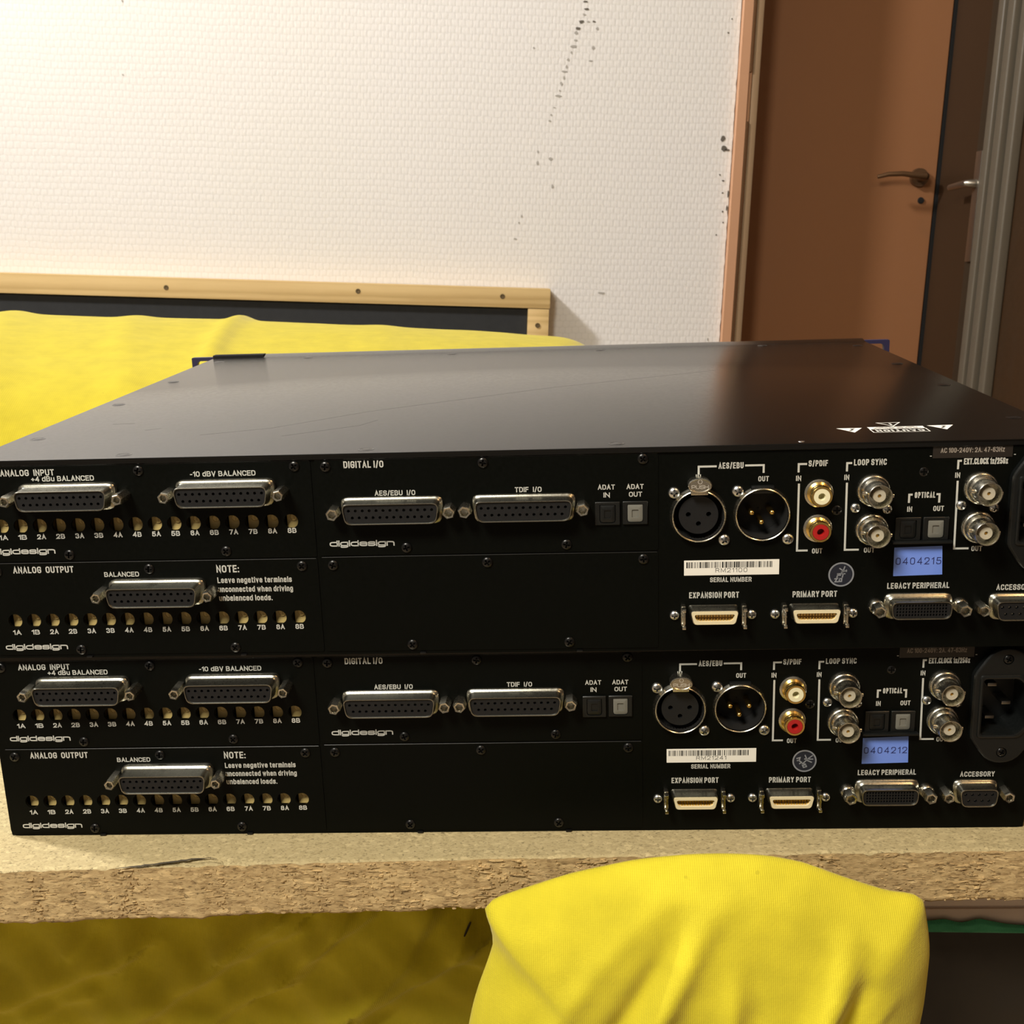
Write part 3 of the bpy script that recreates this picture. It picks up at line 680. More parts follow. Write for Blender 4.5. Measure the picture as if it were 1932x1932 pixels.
    d25long(root, 41.6, 69.7); d25long(root, 106.2, 70.0); d25long(root, 73.9, 28.8); d25(root, 172.6, 61.2); d25(root, 225.3, 61.3)
    for q_ in (tos(root, 258.4, 58.4, False), tos(root, 269.3, 58.5, True)): q_.location.y = -.0003
    # right section printed on the rear plate
    T = lambda *a, **k_: lettering(rear, *a, y=-.03, **k_)
    T('AES/EBU', 301.9, 75.4, 311.6, 2.45); T('OUT', 317.4, 70.0, 321.5, 2.1); T('IN', 293.1, 71.2, 295.1, 2.1); T('S/PDIF', 336.7, 75.6, 344.1, 2.4); T('IN', 332.0, 69.9, 334.0, 2.1); T('OUT', 339.1, 40.2, 343.1, 2.1)
    T('SERIAL NUMBER', 299.1, 28.9, 315.6, 2.0); T('EXPANSION PORT', 290.8, 22.2, 310.7, 2.55); T('PRIMARY PORT', 332.0, 22.0, 349.6, 2.55)
    T('LOOP SYNC', 354.1, 75.6, 366.6, 2.45); T('IN', 350.6, 69.9, 352.5, 2.1); T('OUT', 359.4, 40.2, 363.5, 2.1)
    T('OPTICAL', 378.0, 62.1, 385.9, 2.4); T('IN', 375.4, 56.6, 377.3, 2.1); T('OUT', 385.4, 56.7, 389.5, 2.1)
    T('EXT.CLOCK 1x/256x', 396.0, 75.1, 412.7, 2.45); T('IN', 393.0, 69.9, 394.9, 2.1); T('OUT', 401.1, 40.1, 405.2, 2.15)
    T('LEGACY PERIPHERAL', 369.2, 25.0, 393.5, 2.45); T('ACCESSORY', 411.9, 23.8, 426.2, 2.35)
    bm = bmesh.new(); t2 = .78
    for pts in ([(294.2, 73.2), (294.2, 76.4), (301.2, 76.4)], [(312.2, 76.5), (319.4, 76.5), (319.4, 73.4)],
                [(332.9, 73.3), (332.9, 76.6), (336.1, 76.6)], [(333.2, 68.8), (333.2, 41.5), (337.4, 41.5)],
                [(351.5, 73.3), (351.5, 76.6), (353.4, 76.6)], [(351.7, 68.8), (351.9, 41.5), (357.4, 41.5)],
                [(375.9, 60.2), (375.9, 63.5), (377.2, 63.5)], [(386.3, 63.5), (387.5, 63.5), (387.5, 60.1)],
                [(393.9, 73.3), (393.9, 76.6), (395.2, 76.6)], [(394.1, 68.7), (394.4, 41.3), (400.0, 41.3)]):
        st_ = t2 if len(pts) else 0
        q = [Vector(p) for p in pts]; q[0] += (q[1] - q[0]).normalized() * .39; q[-1] += (q[-2] - q[-1]).normalized() * .39
        stroke(bm, q, .78, -.03)
    finish('bracket_line', bm, M_PRINT, rear)
    bm = bmesh.new()
    for x in (382.9, 414.7): stroke(bm, [(x + .2, 78.7), (x + .6, 78.7)], .3, -.03)
    finish('registration_tick', bm, M_PRINT, rear)
    # power rating film
    bm = bmesh.new(); box(bm, 384.0, 414.2, -.14, 0, 77.8, 82.4, .05, 1)
    pl = finish('rating_label', bm, M_SMOKE, root, label='smoky brown power rating sticker')
    lettering(pl, 'AC 100-240V: 2A. 47-63Hz', 386.9, 79.9, 411.1, 2.0, -.17, M_PRINTD, st=.30)
    # three-pin sockets
    xf = conn(root, 'three_pin_socket', 294.2, 56.9, ME_XR, M_NICKEL)
    xf['label'] = 'female three-pin socket with push tab'
    put('black_well', ME_XW, M_DARK, xf, 0, 0); put('socket_insert', ME_XIN, M_GREYPL, xf, 0, .2)
    pt = put('push_tab', ME_PUSH, M_NICKEL, xf, 0, 13.2)
    put('screw', ME_ZSCREW, M_ZINC, xf, -9.6, 9.2); put('screw', ME_ZSCREW, M_ZINC, xf, 10.2, -10.3, rot=.6)
    bm = bmesh.new(); text(bm, 'PUSH', -3.3, -1.3, 3.3, 1.5, -5.9, st=.2)
    stroke(bm, [(0 + .8 * math.cos(a), 1.5 + .8 * math.sin(a)) for a in [i * PI / 6 for i in range(12)]], .2, -5.9, True)
    finish('engraving', bm, mat('engraved_mark', (.75, .72, .66), .5, .6), xf, at(0, 13.2))
    xm = conn(root, 'three_pin_plug', 319.1, 57.0, ME_XRM, M_NICKEL); xm['label'] = 'male three-pin socket with gold pins'
    put('black_well', ME_XW, M_DARK, xm, 0, 0)
    for x, z in ((-4.1, .5), (3.9, .5), (-.2, -3.4)): put('contact_pin', ME_XPIN, M_GOLD, xm, x, z)
    bm = bmesh.new(); box(bm, -4.6, 4.6, -1.6, 2, 8.3, 11.6, .8); finish('key_block', bm, M_PLASTIC, xm)
    put('screw', ME_ZSCREW, M_ZINC, xm, -9.6, 9.3, rot=.4); put('screw', ME_ZSCREW, M_ZINC, xm, 10.3, -10.5, rot=1.0)
    rca(root, 340.9, 64.9, False); rca(root, 340.9, 50.7, True)
    put('screw', ME_SCREW, M_BLKSCREW, rear, 348.2, 57.7, .7); put('screw', ME_SCREW, M_BLKSCREW, rear, 381.0, 72.5, .8)
    bnc(root, 361.7, 65.8); bnc(root, 361.7, 50.1); bnc(root, 402.6, 65.9); bnc(root, 402.6, 50.3)
    for u, v in ((355.3, 58.6), (367.6, 57.9), (396.0, 58.9), (408.6, 57.7)): put('screw', ME_ZSCREW2, M_ZINC, rear, u, v, 0, rot=u)
    # optical pair with its ledge
    oh = tos(root, 375.9, 49.8, False); oh2 = tos(root, 386.6, 49.8, True)
    bm = bmesh.new(); box(bm, 369.8, 392.8, -3.0, 0, 44.2, 45.2, .3); finish('ledge', bm, M_PLASTIC, root)
    port(root, 300.4, 15.9); port(root, 340.6, 15.9)
    lg = conn(root, 'wide_socket', 381.4, 17.9, ME_D68, M_TIN); put('socket_insert', ME_D68I, M_GREYPL, lg, 0, 0)
    for s in (-1, 1): put('standoff_nut', ME_STAND, M_NICKEL, lg, s * 16.5, .1, 0, rot=.2)
    ac = conn(root, 'nine_pin_socket', 418.1, 17.2, ME_D9, M_TIN); put('socket_insert', ME_D9I, M_GREYPL, ac, 0, 0); put('contacts', ME_D9C, M_TIN, ac, 0, 0)
    for s in (-1, 1): put('jack_screw', ME_JACK9, M_NICKEL, ac, s * 12.35, .1, 0, rot=.1)
    # mains inlet
    inl = conn(root, 'mains_inlet', 427.0, 57.0, ME_IECS, M_PLASTIC)
    put('inlet_face', ME_IECF, M_PLASTIC, inl, 0, 0); put('inlet_well', ME_IECR, M_PLASTIC, inl, 0, 0)
    for x, z in ((-3.6, 7.3), (2.6, -.9), (-3.8, -7.3)): put('contact_blade', ME_BLADE, M_BLADE, inl, x, z)
    for z in (20.6, -20.6): put('screw', ME_IECSCR, M_BLKSCREW, inl, 0, z, -2.6, rot=.5)
    # blank paper of the serial label
    bm = bmesh.new(); box(bm, 288.7, 326.4, -.12, 0, 31.8, 38.1, .05, 1)
    sl = finish('serial_label', bm, M_WHITE, root, label='white barcode sticker')
    return root
def copy_tree(o, parent=None):
    c = o.copy(); S.collection.objects.link(c)
    if parent is not None: c.parent = parent
    for ch in list(o.children): copy_tree(ch, c)
    return c
low = make_interface(); low.matrix_world = DEVB
top = copy_tree(low); top.matrix_world = DEVT
GRP = 'stacked rack audio interfaces'
tag(low, 'lower black rack audio interface resting directly on the chipboard, blue sticker 0404212', 'audio interface', GRP)
tag(top, 'upper black rack audio interface stacked on top, serial RM21100 and blue sticker 0404215', 'audio interface', GRP)

def extras(root, serial, num, stk, ring, glyphs, seed):
    sl = [c for c in root.children if c.name.startswith('serial_label')][0]
    rnd = random.Random(seed); bm = bmesh.new(); x = 289.6
    while x < 323.4:
        wd = rnd.choice((.22, .22, .40, .58)); gp = rnd.choice((.22, .30, .34, .60))
        flat(bm, [(x, 34.9), (x + wd, 34.9), (x + wd, 37.4), (x, 37.4)], -.15); x += wd + gp
    finish('barcode', bm, M_INK, sl)
    lettering(sl, serial, 301.2, 33.0, 313.8, 1.75, -.15, mat('printer_ink', (.05, .05, .05), .6), st=.19, gap=.55)
    bm = bmesh.new(); (x0, z0), (x1, z1), (x2, z2), (x3, z3) = stk
    vs = [bm.verts.new((px * MM, yy * MM, pz * MM)) for yy in (-.12, 0) for px, pz in stk]
    bm.faces.new(vs[:4]); bm.faces.new(vs[4:])
    for i in range(4): bm.faces.new((vs[i], vs[(i + 1) % 4], vs[4 + (i + 1) % 4], vs[4 + i]))
    bl = finish('number_sticker', bm, M_BLUE, root, label='blue paper number sticker')
    lettering(bl, num, x0 + .7, 35.0, x1 - .7, 2.9, -.16, M_BLUEINK, st=.34, gap=.85)
    cx, cz = ring
    bm = bmesh.new(); flat(bm, circ(cx, cz, 4.6, 40), -.05); st_ = finish('inspection_stamp', bm, M_STAMP, root)
    bm = bmesh.new(); stroke(bm, circ(cx, cz, 4.75, 48), .62, -.08, True); finish('stamp_ring', bm, M_STAMPR, st_)
    bm = bmesh.new()
    for g in glyphs: stroke(bm, [(cx + a, cz + b) for a, b in g], .5, -.08)
    finish('handwriting', bm, M_STAMPR, st_)
extras(low, 'RM21241', '0404212', [(370.6, 30.3), (389.9, 30.7), (389.5, 42.7), (370.7, 42.1)], (346.7, 31.9),
       [[(.2, 2.6), (1.2, .2), (2.9, -.6)], [(3.2, 2.4), (1.4, 1.0), (-.4, -.9)], [(.1, .9), (3.4, .8)], [(-3.2, 1.2), (-1.9, 1.6), (-2.2, .4), (-3.0, .2)], [(-2.6, .4), (-1.2, -.6), (-2.0, -1.2)],
        [(-.9, -1.2), (.4, -1.4), (.9, -2.6), (-.3, -3.0), (-.8, -2.0), (.5, -1.8)]], 5)
extras(top, 'RM21100', '0404215', [(371.3, 30.3), (390.4, 30.7), (389.8, 42.5), (371.2, 42.1)], (350.9, 31.3),
       [[(1.3, 3.2), (.7, 1.4), (.2, .9)], [(-.6, 2.5), (.5, 1.7), (2.0, 1.3)], [(.2, 1.0), (2.0, 1.7)], [(-1.4, .3), (.2, .3)], [(-1.2, .3), (-1.6, -1.0)], [(-1.3, -.3), (-.3, -.3)], [(.2, .3), (1.4, .3)], [(.8, .3), (.5, -1.1)],
        [(-2.4, -1.8), (-1.5, -1.6), (-2.3, -3.0), (-1.2, -3.0)], [(-.6, -1.7), (.3, -1.7), (.2, -2.9), (-.7, -2.9), (-.6, -1.8)]], 9)

# ------------------------------------------------------------------ chipboard under the units
def lerp(a, b, t): return a + (b - a) * t
def pw(x, pts):
    if x <= pts[0][0]: return pts[0][1]
    for (a, va), (b, vb) in zip(pts, pts[1:]):
        if x <= b: return lerp(va, vb, (x - a) / (b - a))
    return pts[-1][1]
def seg_d(px, py, pts):
    best = 1e9
    for (ax, ay), (bx, by) in zip(pts, pts[1:]):
        dx, dy = bx - ax, by - ay; t = max(0, min(1, ((px - ax) * dx + (py - ay) * dy) / (dx * dx + dy * dy + 1e-9)))
        best = min(best, math.hypot(px - ax - dx * t, py - ay - dy * t))
    return best
FRONT = [(-400, -36), (0, -29.0), (110, -24.4), (220, -21.4), (340, -19.6), (440, -17.6), (620, -15)]
GOUGE = [(57, -27.6), (67, -25.6), (80, -22.6), (88, -20.6), (95, -19.8), (100, -21.2), (103, -24.0)]
def nz(x, y, z, s): return noise.noise((x * s, y * s, z * s))
def board():
    root = empty('chipboard_shelf', DEV @ Matrix.Translation((110 * MM, 190 * MM, -24 * MM)),
                 'thick raw chipboard panel carrying both interfaces, with a rough crumbly front edge', 'board')
    bx = lambda ob: setattr(ob, 'matrix_local', Matrix.Translation((-110 * MM, -190 * MM, 24 * MM)))
    X0, X1 = -330, 620
    xs = [X0 + i * 1.25 for i in range(int((X1 - X0) / 1.25) + 1)]
    bm = bmesh.new()
    ys = [0, .5, 1.2, 2.2, 3.4, 4.8, 6.4, 8.2, 10.2, 12.6, 15.5, 19, 24, 30, 60, 150, 300, 440]
    rows = []
    for x in xs:
        f = pw(x, FRONT) + nz(x, 3, 7, .09) * .7 + nz(x, 9, 2, .35) * .35; col = []
        for i, d in enumerate(ys):
            y = f + d; z = nz(x, y, 0, .4) * .12 if d < 20 else 0
            if i == 0: z -= .55 + max(0, nz(x, 1, 1, .22)) * 1.4
            if i == 1: z -= .15 + max(0, nz(x, 1, 1, .22)) * .5
            if 50 < x < 110 and d < 15:
                g = seg_d(x, y, GOUGE); z -= 1.9 * math.exp(-(g / .8) ** 2)
                if y < pw(x, GOUGE) and 57 < x < 103: z -= .5
            if y > 3: z = 0 if d > 24 else z * .2
            col.append(bm.verts.new((x * MM, y * MM, min(z, 0 if d > 18 else .12) * MM - (.00012 if d > 18 else 0))))
        rows.append(col)
    for a, b in zip(rows, rows[1:]):
        for i in range(len(ys) - 1): bm.faces.new((a[i], b[i], b[i + 1], a[i + 1]))
    bx(finish('top_face', bm, M_CHIPTOP, root, smooth=80))
    # front edge: torn chips in relief
    bm = bmesh.new(); N = 22; rows = []
    for x in xs:
        f = pw(x, FRONT) + nz(x, 3, 7, .09) * .7 + nz(x, 9, 2, .35) * .35
        ztop = -.55 - max(0, nz(x, 1, 1, .22)) * 1.4
        th = pw(x, [(-330, 25.5), (0, 25.5), (150, 24.6), (300, 23.6), (620, 23.4)])
        zb = -th + nz(x, 5, 5, .045) * .9 + nz(x, 5, 5, .3) * .7 + nz(x, 5, 5, .9) * .35
        zb += 1.3 * math.exp(-((x - 196) / 6.5) ** 2)
        col = []
        for i in range(N + 1):
            z = lerp(ztop, zb, i / N)
            d = nz(x * .45, 0, z, .8) * .34 + nz(x * .8, 4, z * 1.3, 1.9) * .26
            if i == 0: d = 0
            if i in (N,): d = .8
            col.append(bm.verts.new((x * MM, (f + d) * MM, z * MM)))
        col.append(bm.verts.new((x * MM, (f + 9) * MM, (zb + .2) * MM))); col.append(bm.verts.new((x * MM, 440 * MM, -24 * MM)))
        rows.append(col)
    for a, b in zip(rows, rows[1:]):
        for i in range(len(a) - 1): bm.faces.new((a[i], a[i + 1], b[i + 1], b[i]))
    bx(finish('front_edge', bm, M_CHIPEDGE, root, smooth=60))
    # loose and projecting wood chips along the edge
    rnd = random.Random(4); bm = bmesh.new()
    for _ in range(4200):
        x = rnd.uniform(-120, 540); f = pw(x, FRONT); z = -1.2 - 22.4 * rnd.random()
        l = rnd.uniform(.4, 2.2) * rnd.uniform(.5, 1.3); h = rnd.uniform(.14, .40); a = rnd.gauss(0, .22)
        if rnd.random() < .12: l = rnd.uniform(4, 8); h *= 1.1; a = rnd.gauss(0, .07)
        yo = f - .05 + rnd.uniform(-.12, .25); cs, sn = math.cos(a), math.sin(a)
        P = [(-l / 2, 0), (-l * .3, -h), (l * .25, -h * .9), (l / 2, -.1 * h), (l * .2, h), (-l * .35, h * .7)]
        v0 = [bm.verts.new(((x + p * cs - q * sn) * MM, (yo - rnd.uniform(.0, .35)) * MM, (z + p * sn + q * cs) * MM)) for p, q in P]
        v1 = [bm.verts.new((v.co.x, (yo + .9) * MM, v.co.z)) for v in v0]
        bm.faces.new(v0)
        for i in range(6): bm.faces.new((v0[i], v0[(i + 1) % 6], v1[(i + 1) % 6], v1[i]))
    o = finish('wood_chips', bm, M_CHIPEDGE, root, smooth=20); bx(o); o['kind'] = 'stuff'
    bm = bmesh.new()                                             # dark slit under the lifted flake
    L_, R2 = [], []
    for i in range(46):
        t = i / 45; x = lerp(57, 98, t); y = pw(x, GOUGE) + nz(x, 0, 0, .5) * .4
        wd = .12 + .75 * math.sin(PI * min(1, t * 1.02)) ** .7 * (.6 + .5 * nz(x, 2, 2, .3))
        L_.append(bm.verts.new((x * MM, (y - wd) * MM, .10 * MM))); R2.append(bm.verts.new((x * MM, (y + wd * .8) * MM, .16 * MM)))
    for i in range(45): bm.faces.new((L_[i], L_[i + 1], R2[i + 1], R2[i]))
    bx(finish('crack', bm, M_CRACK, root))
    bm = bmesh.new(); box(bm, X1 - .2, X1, -14, 440, -24, 0); box(bm, X0, X0 + .2, -30, 440, -24, 0); box(bm, X0, X1, 439.5, 440, -24, 0)
    bx(finish('side_edges', bm, M_CHIPEDGE, root))
board()

# ------------------------------------------------------------------ sofa behind and below, yellow sheet over it
def grid(name, fn, nu, nv, m, parent, mx=None, thick=0, smooth=80, sub=0):
    bm = bmesh.new(); R = [[bm.verts.new(fn(i / nu, j / nv)) for j in range(nv + 1)] for i in range(nu + 1)]
    for i in range(nu):
        for j in range(nv): bm.faces.new((R[i][j], R[i + 1][j], R[i + 1][j + 1], R[i][j + 1]))
    o = finish(name, bm, m, parent, mx, smooth)
    if thick:
        md = o.modifiers.new('thickness', 'SOLIDIFY'); md.thickness = thick; md.offset = -1
    return o
sofa = empty('sofa', Matrix.Translation((-.45, 1.0, 0)), 'sofa covered with a yellow sheet, its long backrest rising behind the interfaces', 'sofa')
OFF = Matrix.Translation((.45, -1.0, 0))
PROF = [(.93, .34), (.915, .45), (.92, .56), (.935, .64), (.965, .705), (1.02, .752), (1.10, .782), (1.19, .799), (1.28, .806), (1.37, .800), (1.44, .775), (1.48, .70), (1.49, .55), (1.49, .34)]
def cat(pts, t):
    n = len(pts) - 1; f = t * n; i = min(int(f), n - 1); u = f - i
    g = lambda k_: Vector(pts[max(0, min(n, k_))])
    a, b, c, d = g(i - 1), g(i), g(i + 1), g(i + 2)
    return .5 * ((2 * b) + (c - a) * u + (2 * a - 5 * b + 4 * c - d) * u * u + (3 * b - a - 3 * c + d) * u ** 3)
BFOLD = [(-.262, .10, .012, .006), (-.50, .45, .02, .0035), (-.37, .38, .02, .003), (-.62, .30, .03, .004), (-.10, .15, .02, .0015), (-.78, .35, .03, .005)]
def backrest(u, v):
    x = lerp(-1.35, .186, u ** .8)
    p = cat(PROF, v); c = Vector((1.2, .50))
    e = 1 - max(0, (x - .085) / .102) ** 2.6 if x > .085 else 1
    e = max(e, .02) ** .5
    q = c + (p - c) * lerp(.3, 1, e); q.x = lerp(q.x, 1.2, (1 - e) * .4)
    nrm = (p - c).normalized(); d = 0
    if p.y > .6 and p.x < 1.4:
        for fx, sl, wd, am in BFOLD:
            fade = max(0, min(1, (p.y - .70) / .09)) if fx == -.262 else max(0, min(1, (p.y - .62) / .15))
            s = (x - fx - sl * (1.28 - p.x) * .5 - .10 * (.806 - p.y) * sl * 8); d += am * math.exp(-(s / wd) ** 2) * fade
    d += nz(x, p.x, p.y, 5) * .004 + nz(x, p.x, p.y, 22) * .0007
    z = q.y + nrm.y * d - (x * x * .004 if x < 0 else 0)
    z -= pw(x, [(-.9, .0), (-.45, -.001), (-.1, .002), (.03, .004), (.15, .008)]) * (1 if p.y > .7 else 0)
    return (x, q.x + nrm.x * d, z)
grid('backrest_cover', backrest, 300, 110, M_YELB, sofa, OFF)
# seat body and the sheet hanging below the board
bm = bmesh.new(); box(bm, -330, 205, 104, 330, -300, -30, 18, 4); o = finish('seat_body', bm, M_YELB, sofa); o.matrix_world = DEV
RIDGE = [((-67.3, -152.5), (-26.4, -134.2), (9.0, -118.9), 5, 7), ((2.0, -128.7), (15.2, -114.7), (30.5, -98.6), 2.2, 3.5), ((-24.5, -119.4), (-12.9, -108.1), (-4.6, -99.4), 2.2, 4), ((62.4, -119.1), (78.0, -105.3), (94.6, -93.0), 4, 4.5), ((0.9, -163.4), (49.7, -131.2), (101.2, -99.0), 6, 8), ((80.5, -142.8), (108.4, -116.8), (141.2, -92.9), 4.5, 6), ((98.3, -136.3), (120.5, -107.2), (130.0, -92.9), 3, 5), ((119.5, -163.6), (152.6, -140.4), (190.6, -120.4), 6, 8), ((132.0, -149.6), (159.4, -120.2), (173.5, -93.5), 4.5, 7), ((-51.0, -163.3), (-34.7, -152.6), (-16.2, -145.9), 2, 4), ((187.4, -128.4), (195.8, -130.7), (204.2, -135.0), 1.5, 2), ((186.3, -120.3), (192.5, -107.5), (195.3, -93.3), 1.6, 2.4), ((49.4, -163.5), (71.5, -146.1), (92.6, -136.3), 3, 5)]
sc_ = lambda p: (247.7 + (p[0] - 247.7) * 1.11, 259.7 + (p[1] - 259.7) * 1.11)
def drape(u, v):
    x = lerp(-330, 216, u); z = lerp(-20, -300, v ** 1.15)
    y = 84 + 8 * v + nz(x, 0, z, .012) * 7 + nz(x + z * 1.2, 0, z * .3, .028) * 4.5 + nz(x, 9, z, .12) * .35
    for a, b, c, am, wd in RIDGE:
        # ridges keep a sharp lower side
        best = 1e9; sd = 0
        for p, q in ((a, b), (b, c)):
            dx, dz = q[0] - p[0], q[1] - p[1]; ll = dx * dx + dz * dz; t = max(0, min(1, ((x - p[0]) * dx + (z - p[1]) * dz) / ll))
            ex, ez = x - p[0] - dx * t, z - p[1] - dz * t; dd = math.hypot(ex, ez)
            if dd < best: best = dd; sd = (dx * ez - dz * ex)
        if dx < 0: sd = -sd
        k_ = wd * (1.9 if sd > 0 else .6); y -= 1.6 * am * math.exp(-(best / k_) ** 2)
    return (x * MM, y * MM, z * MM)
o = grid('hanging_sheet', drape, 240, 120, M_YEL, sofa); o.matrix_world = DEV
bm = bmesh.new()
P0, P1 = sc_((196.0, -70.9)), sc_((199.0, -65.5))
ring = []
for t in range(7):
    a = t / 6; x = lerp(P0[0], P1[0], a); z = lerp(P0[1], P1[1], a); q = drape((x + 330) / 546, max(0, (-20 - z) / 280) ** (1 / 1.15))
    wd = .55 * math.sin(PI * (.12 + .76 * a)) ** .4
    ring.append((bm.verts.new(((x - wd) * MM, q[1] - .0004, (z + wd * .5) * MM)), bm.verts.new(((x + wd) * MM, q[1] - .0004, (z - wd * .5) * MM)), bm.verts.new((x * MM, q[1] - .0011, z * MM))))
for a, b in zip(ring, ring[1:]):
    bm.faces.new((a[0], b[0], b[2], a[2])); bm.faces.new((a[2], b[2], b[1], a[1]))
o = finish('dark_stitch', bm, M_CRACK, sofa); o.matrix_world = DEV

# ------------------------------------------------------------------ cushion in front of the board
SIL = [(204.5, -58.2), (208.4, -42.8), (213.6, -28.1), (215.6, -20.9), (214.2, -12.5), (212.5, -7.0), (216.5, -2.6), (231.0, 2.8), (247.7, 8.5), (272.4, 14.1), (292.9, 16.2), (307.1, 16.5), (323.4, 15.5),
       (337.6, 12.4), (354.0, 5.8), (370.5, -0.1), (383.1, -2.6), (385.7, -12.3), (387.6, -26.5), (387.1, -43.3), (385.8, -58.4), (381, -90), (374, -150), (370, -240), (362, -290), (300, -300), (230, -296), (196, -280), (190, -220), (194, -120)]
def cushion():
    N = 220; P = [Vector(p) for p in SIL]; per = [0]
    for a, b in zip(P, P[1:] + P[:1]): per.append(per[-1] + (b - a).length)
    out = []
    for i in range(N):
        s = per[-1] * i / N; k_ = max(j for j in range(len(per) - 1) if per[j] <= s); t = (s - per[k_]) / (per[k_ + 1] - per[k_])
        g = lambda m_: P[m_ % len(P)]
        a, b, c, d = g(k_ - 1), g(k_), g(k_ + 1), g(k_ + 2)
        out.append(b.lerp(c, t) * .45 + .55 * (.5 * ((2 * b) + (c - a) * t + (2 * a - 5 * b + 4 * c - d) * t * t + (3 * b - a - 3 * c + d) * t ** 3)))
    ctr = lambda p: Vector((298 + (p.x - 298) * .25, -70 if p.y > -70 else lerp(-70, p.y, .7)))
    FOLD = [((268, -60), (290, -20), (299, 4), 6.2, 6.0, 1), ((330, -62), (352, -30), (352, -10), 5.6, 5.4, 1), ((352, -62), (362, -48), (371, -36), 2.4, 2.6, 1), ((306, -64), (306, -40), (310, -18), 3.2, 4, 1),
            ((232, -62), (250, -20), (285, 6), 1.6, 4.5, 1), ((226, -8), (222, -30), (214, -62), 1.2, 3, 1), ((255, -62), (283, -22), (292, 0), -4.6, 6, 1), ((342, -62), (360, -34), (360, -16), -3.6, 5, 1), ((316, -64), (317, -40), (318, -18), -1.8, 5, 1)]
    FOLD = [(a, b, c, am, wd, 1) for a, b, c, am, wd, _ in FOLD]
    def front(q, r):
        y = -48 - 23 * (1 - r ** 3.2) ** .75
        edge = min(1, (1 - r) * 5)
        for a, b, c, am, wd, _ in FOLD:
            best = seg_d(q.x, q.y, [a, ((a[0] + 2 * b[0] + c[0]) / 4, (a[1] + 2 * b[1] + c[1]) / 4), c]) if False else seg_d(q.x, q.y, [(a[0] * (1 - t) ** 2 + 2 * b[0] * t * (1 - t) + c[0] * t * t, a[1] * (1 - t) ** 2 + 2 * b[1] * t * (1 - t) + c[1] * t * t) for t in (0, .17, .33, .5, .67, .83, 1)])
            fade = max(0, min(1, (c[1] + 4 - q.y) / 26)) if q.y > -80 else max(0, 1 - (-80 - q.y) / 60)
            y -= am * math.exp(-(best / wd) ** 2) * edge * fade
        return y + nz(q.x, q.y, 0, .03) * 1.6 * edge + nz(q.x, q.y, 0, .11) * .4
    K = 70; bm = bmesh.new(); rings = []
    for j in range(K + 1):
        r = (j / K) ** .8; ring = []
        for p in out:
            c = ctr(p); q = c + (p - c) * r; ring.append(bm.verts.new((q.x * MM, front(q, r) * MM, q.y * MM)))
        rings.append(ring)
    for j, off in ((0, 2.5), (1, 6), (2, 10)):                    # roll over towards the back
        sc = (.992, .965, .93)[j]; ring = []
        for p in out:
            c = ctr(p); q = c + (p - c) * sc; ring.append(bm.verts.new((q.x * MM, (-48 + off) * MM, q.y * MM)))
        rings.append(ring)
    for a, b in zip(rings, rings[1:]):
        for i in range(N): bm.faces.new((a[i], a[(i + 1) % N], b[(i + 1) % N], b[i]))
    bm.faces.new(rings[-1])
    bmesh.ops.remove_doubles(bm, verts=bm.verts, dist=1e-6)
    o = finish('cushion', bm, M_YEL, None, DEV, 80); return o
cu = cushion()
tag(cu, 'bright yellow ribbed cotton cushion bulging in front of the chipboard edge', 'cushion')

# ------------------------------------------------------------------ what holds the right end of the board
bm = bmesh.new(); box(bm, 225, 700, 20, 44, -61.2, -52.6, .6, 2); box(bm, 225, 700, 21.2, 44, -52.8, -50.9, .2, 1); box(bm, 225, 700, 20, 60, -51, -26.4, .5, 2)
rl = finish('support_rail', bm, M_RAIL, None, DEV); tag(rl, 'grey brown wooden rail just under the right end of the chipboard', 'rail')
GTOP = [(300, -57.4), (408.7, -57.4), (416.4, -56.6), (420, -57.8), (423.6, -58.6), (428.3, -57.5), (431.8, -56.5), (437.7, -57.9), (443.7, -59.3), (451.3, -60.1), (700, -63)]
def gcloth(u, v):
    x = lerp(300, 700, u); zt = pw(x - 1, GTOP) * .33 + pw(x, GTOP) * .34 + pw(x + 1, GTOP) * .33; s = v * 60
    zb = -62.6 - max(0, x - 409) * .02
    if s < 12: return (x * MM, (18.4 - 1.2 * min(1, s / 3) + nz(x, s, 0, .15) * .5) * MM, lerp(zt, zb, s / 12) * MM)
    return (x * MM, (17.4 + (s - 12) * .9) * MM, (zb - .1) * MM)
gc = grid('green_cloth', gcloth, 200, 40, M_GREEN, None, DEV, thick=.0008)
tag(gc, 'strip of green cloth hanging below the grey brown rail', 'cloth')
bm = bmesh.new(); box(bm, 290, 700, 33, 330, -560, -70, 1, 2)
cb = finish('low_cabinet', bm, M_CAB, None, DEV); tag(cb, 'very dark brown low cabinet under the green cloth beside the cushion', 'cabinet')

# ------------------------------------------------------------------ room
def struct(name, bm, m, parent=None, mx=None, smooth=30):
    o = finish(name, bm, m, parent, mx, smooth)
    if parent is None: o['kind'] = 'structure'
    return o
bm = bmesh.new(); box(bm, -2.6, 2.2, -2.2, 2.75, -.06, 0, k=1); struct('floor', bm, M_FLOOR)
bm = bmesh.new(); box(bm, -2.6, 2.2, -2.2, 2.75, 3.0, 3.06, k=1)
struct('ceiling', bm, mat('ceiling_white', (.62, .58, .52), .8))
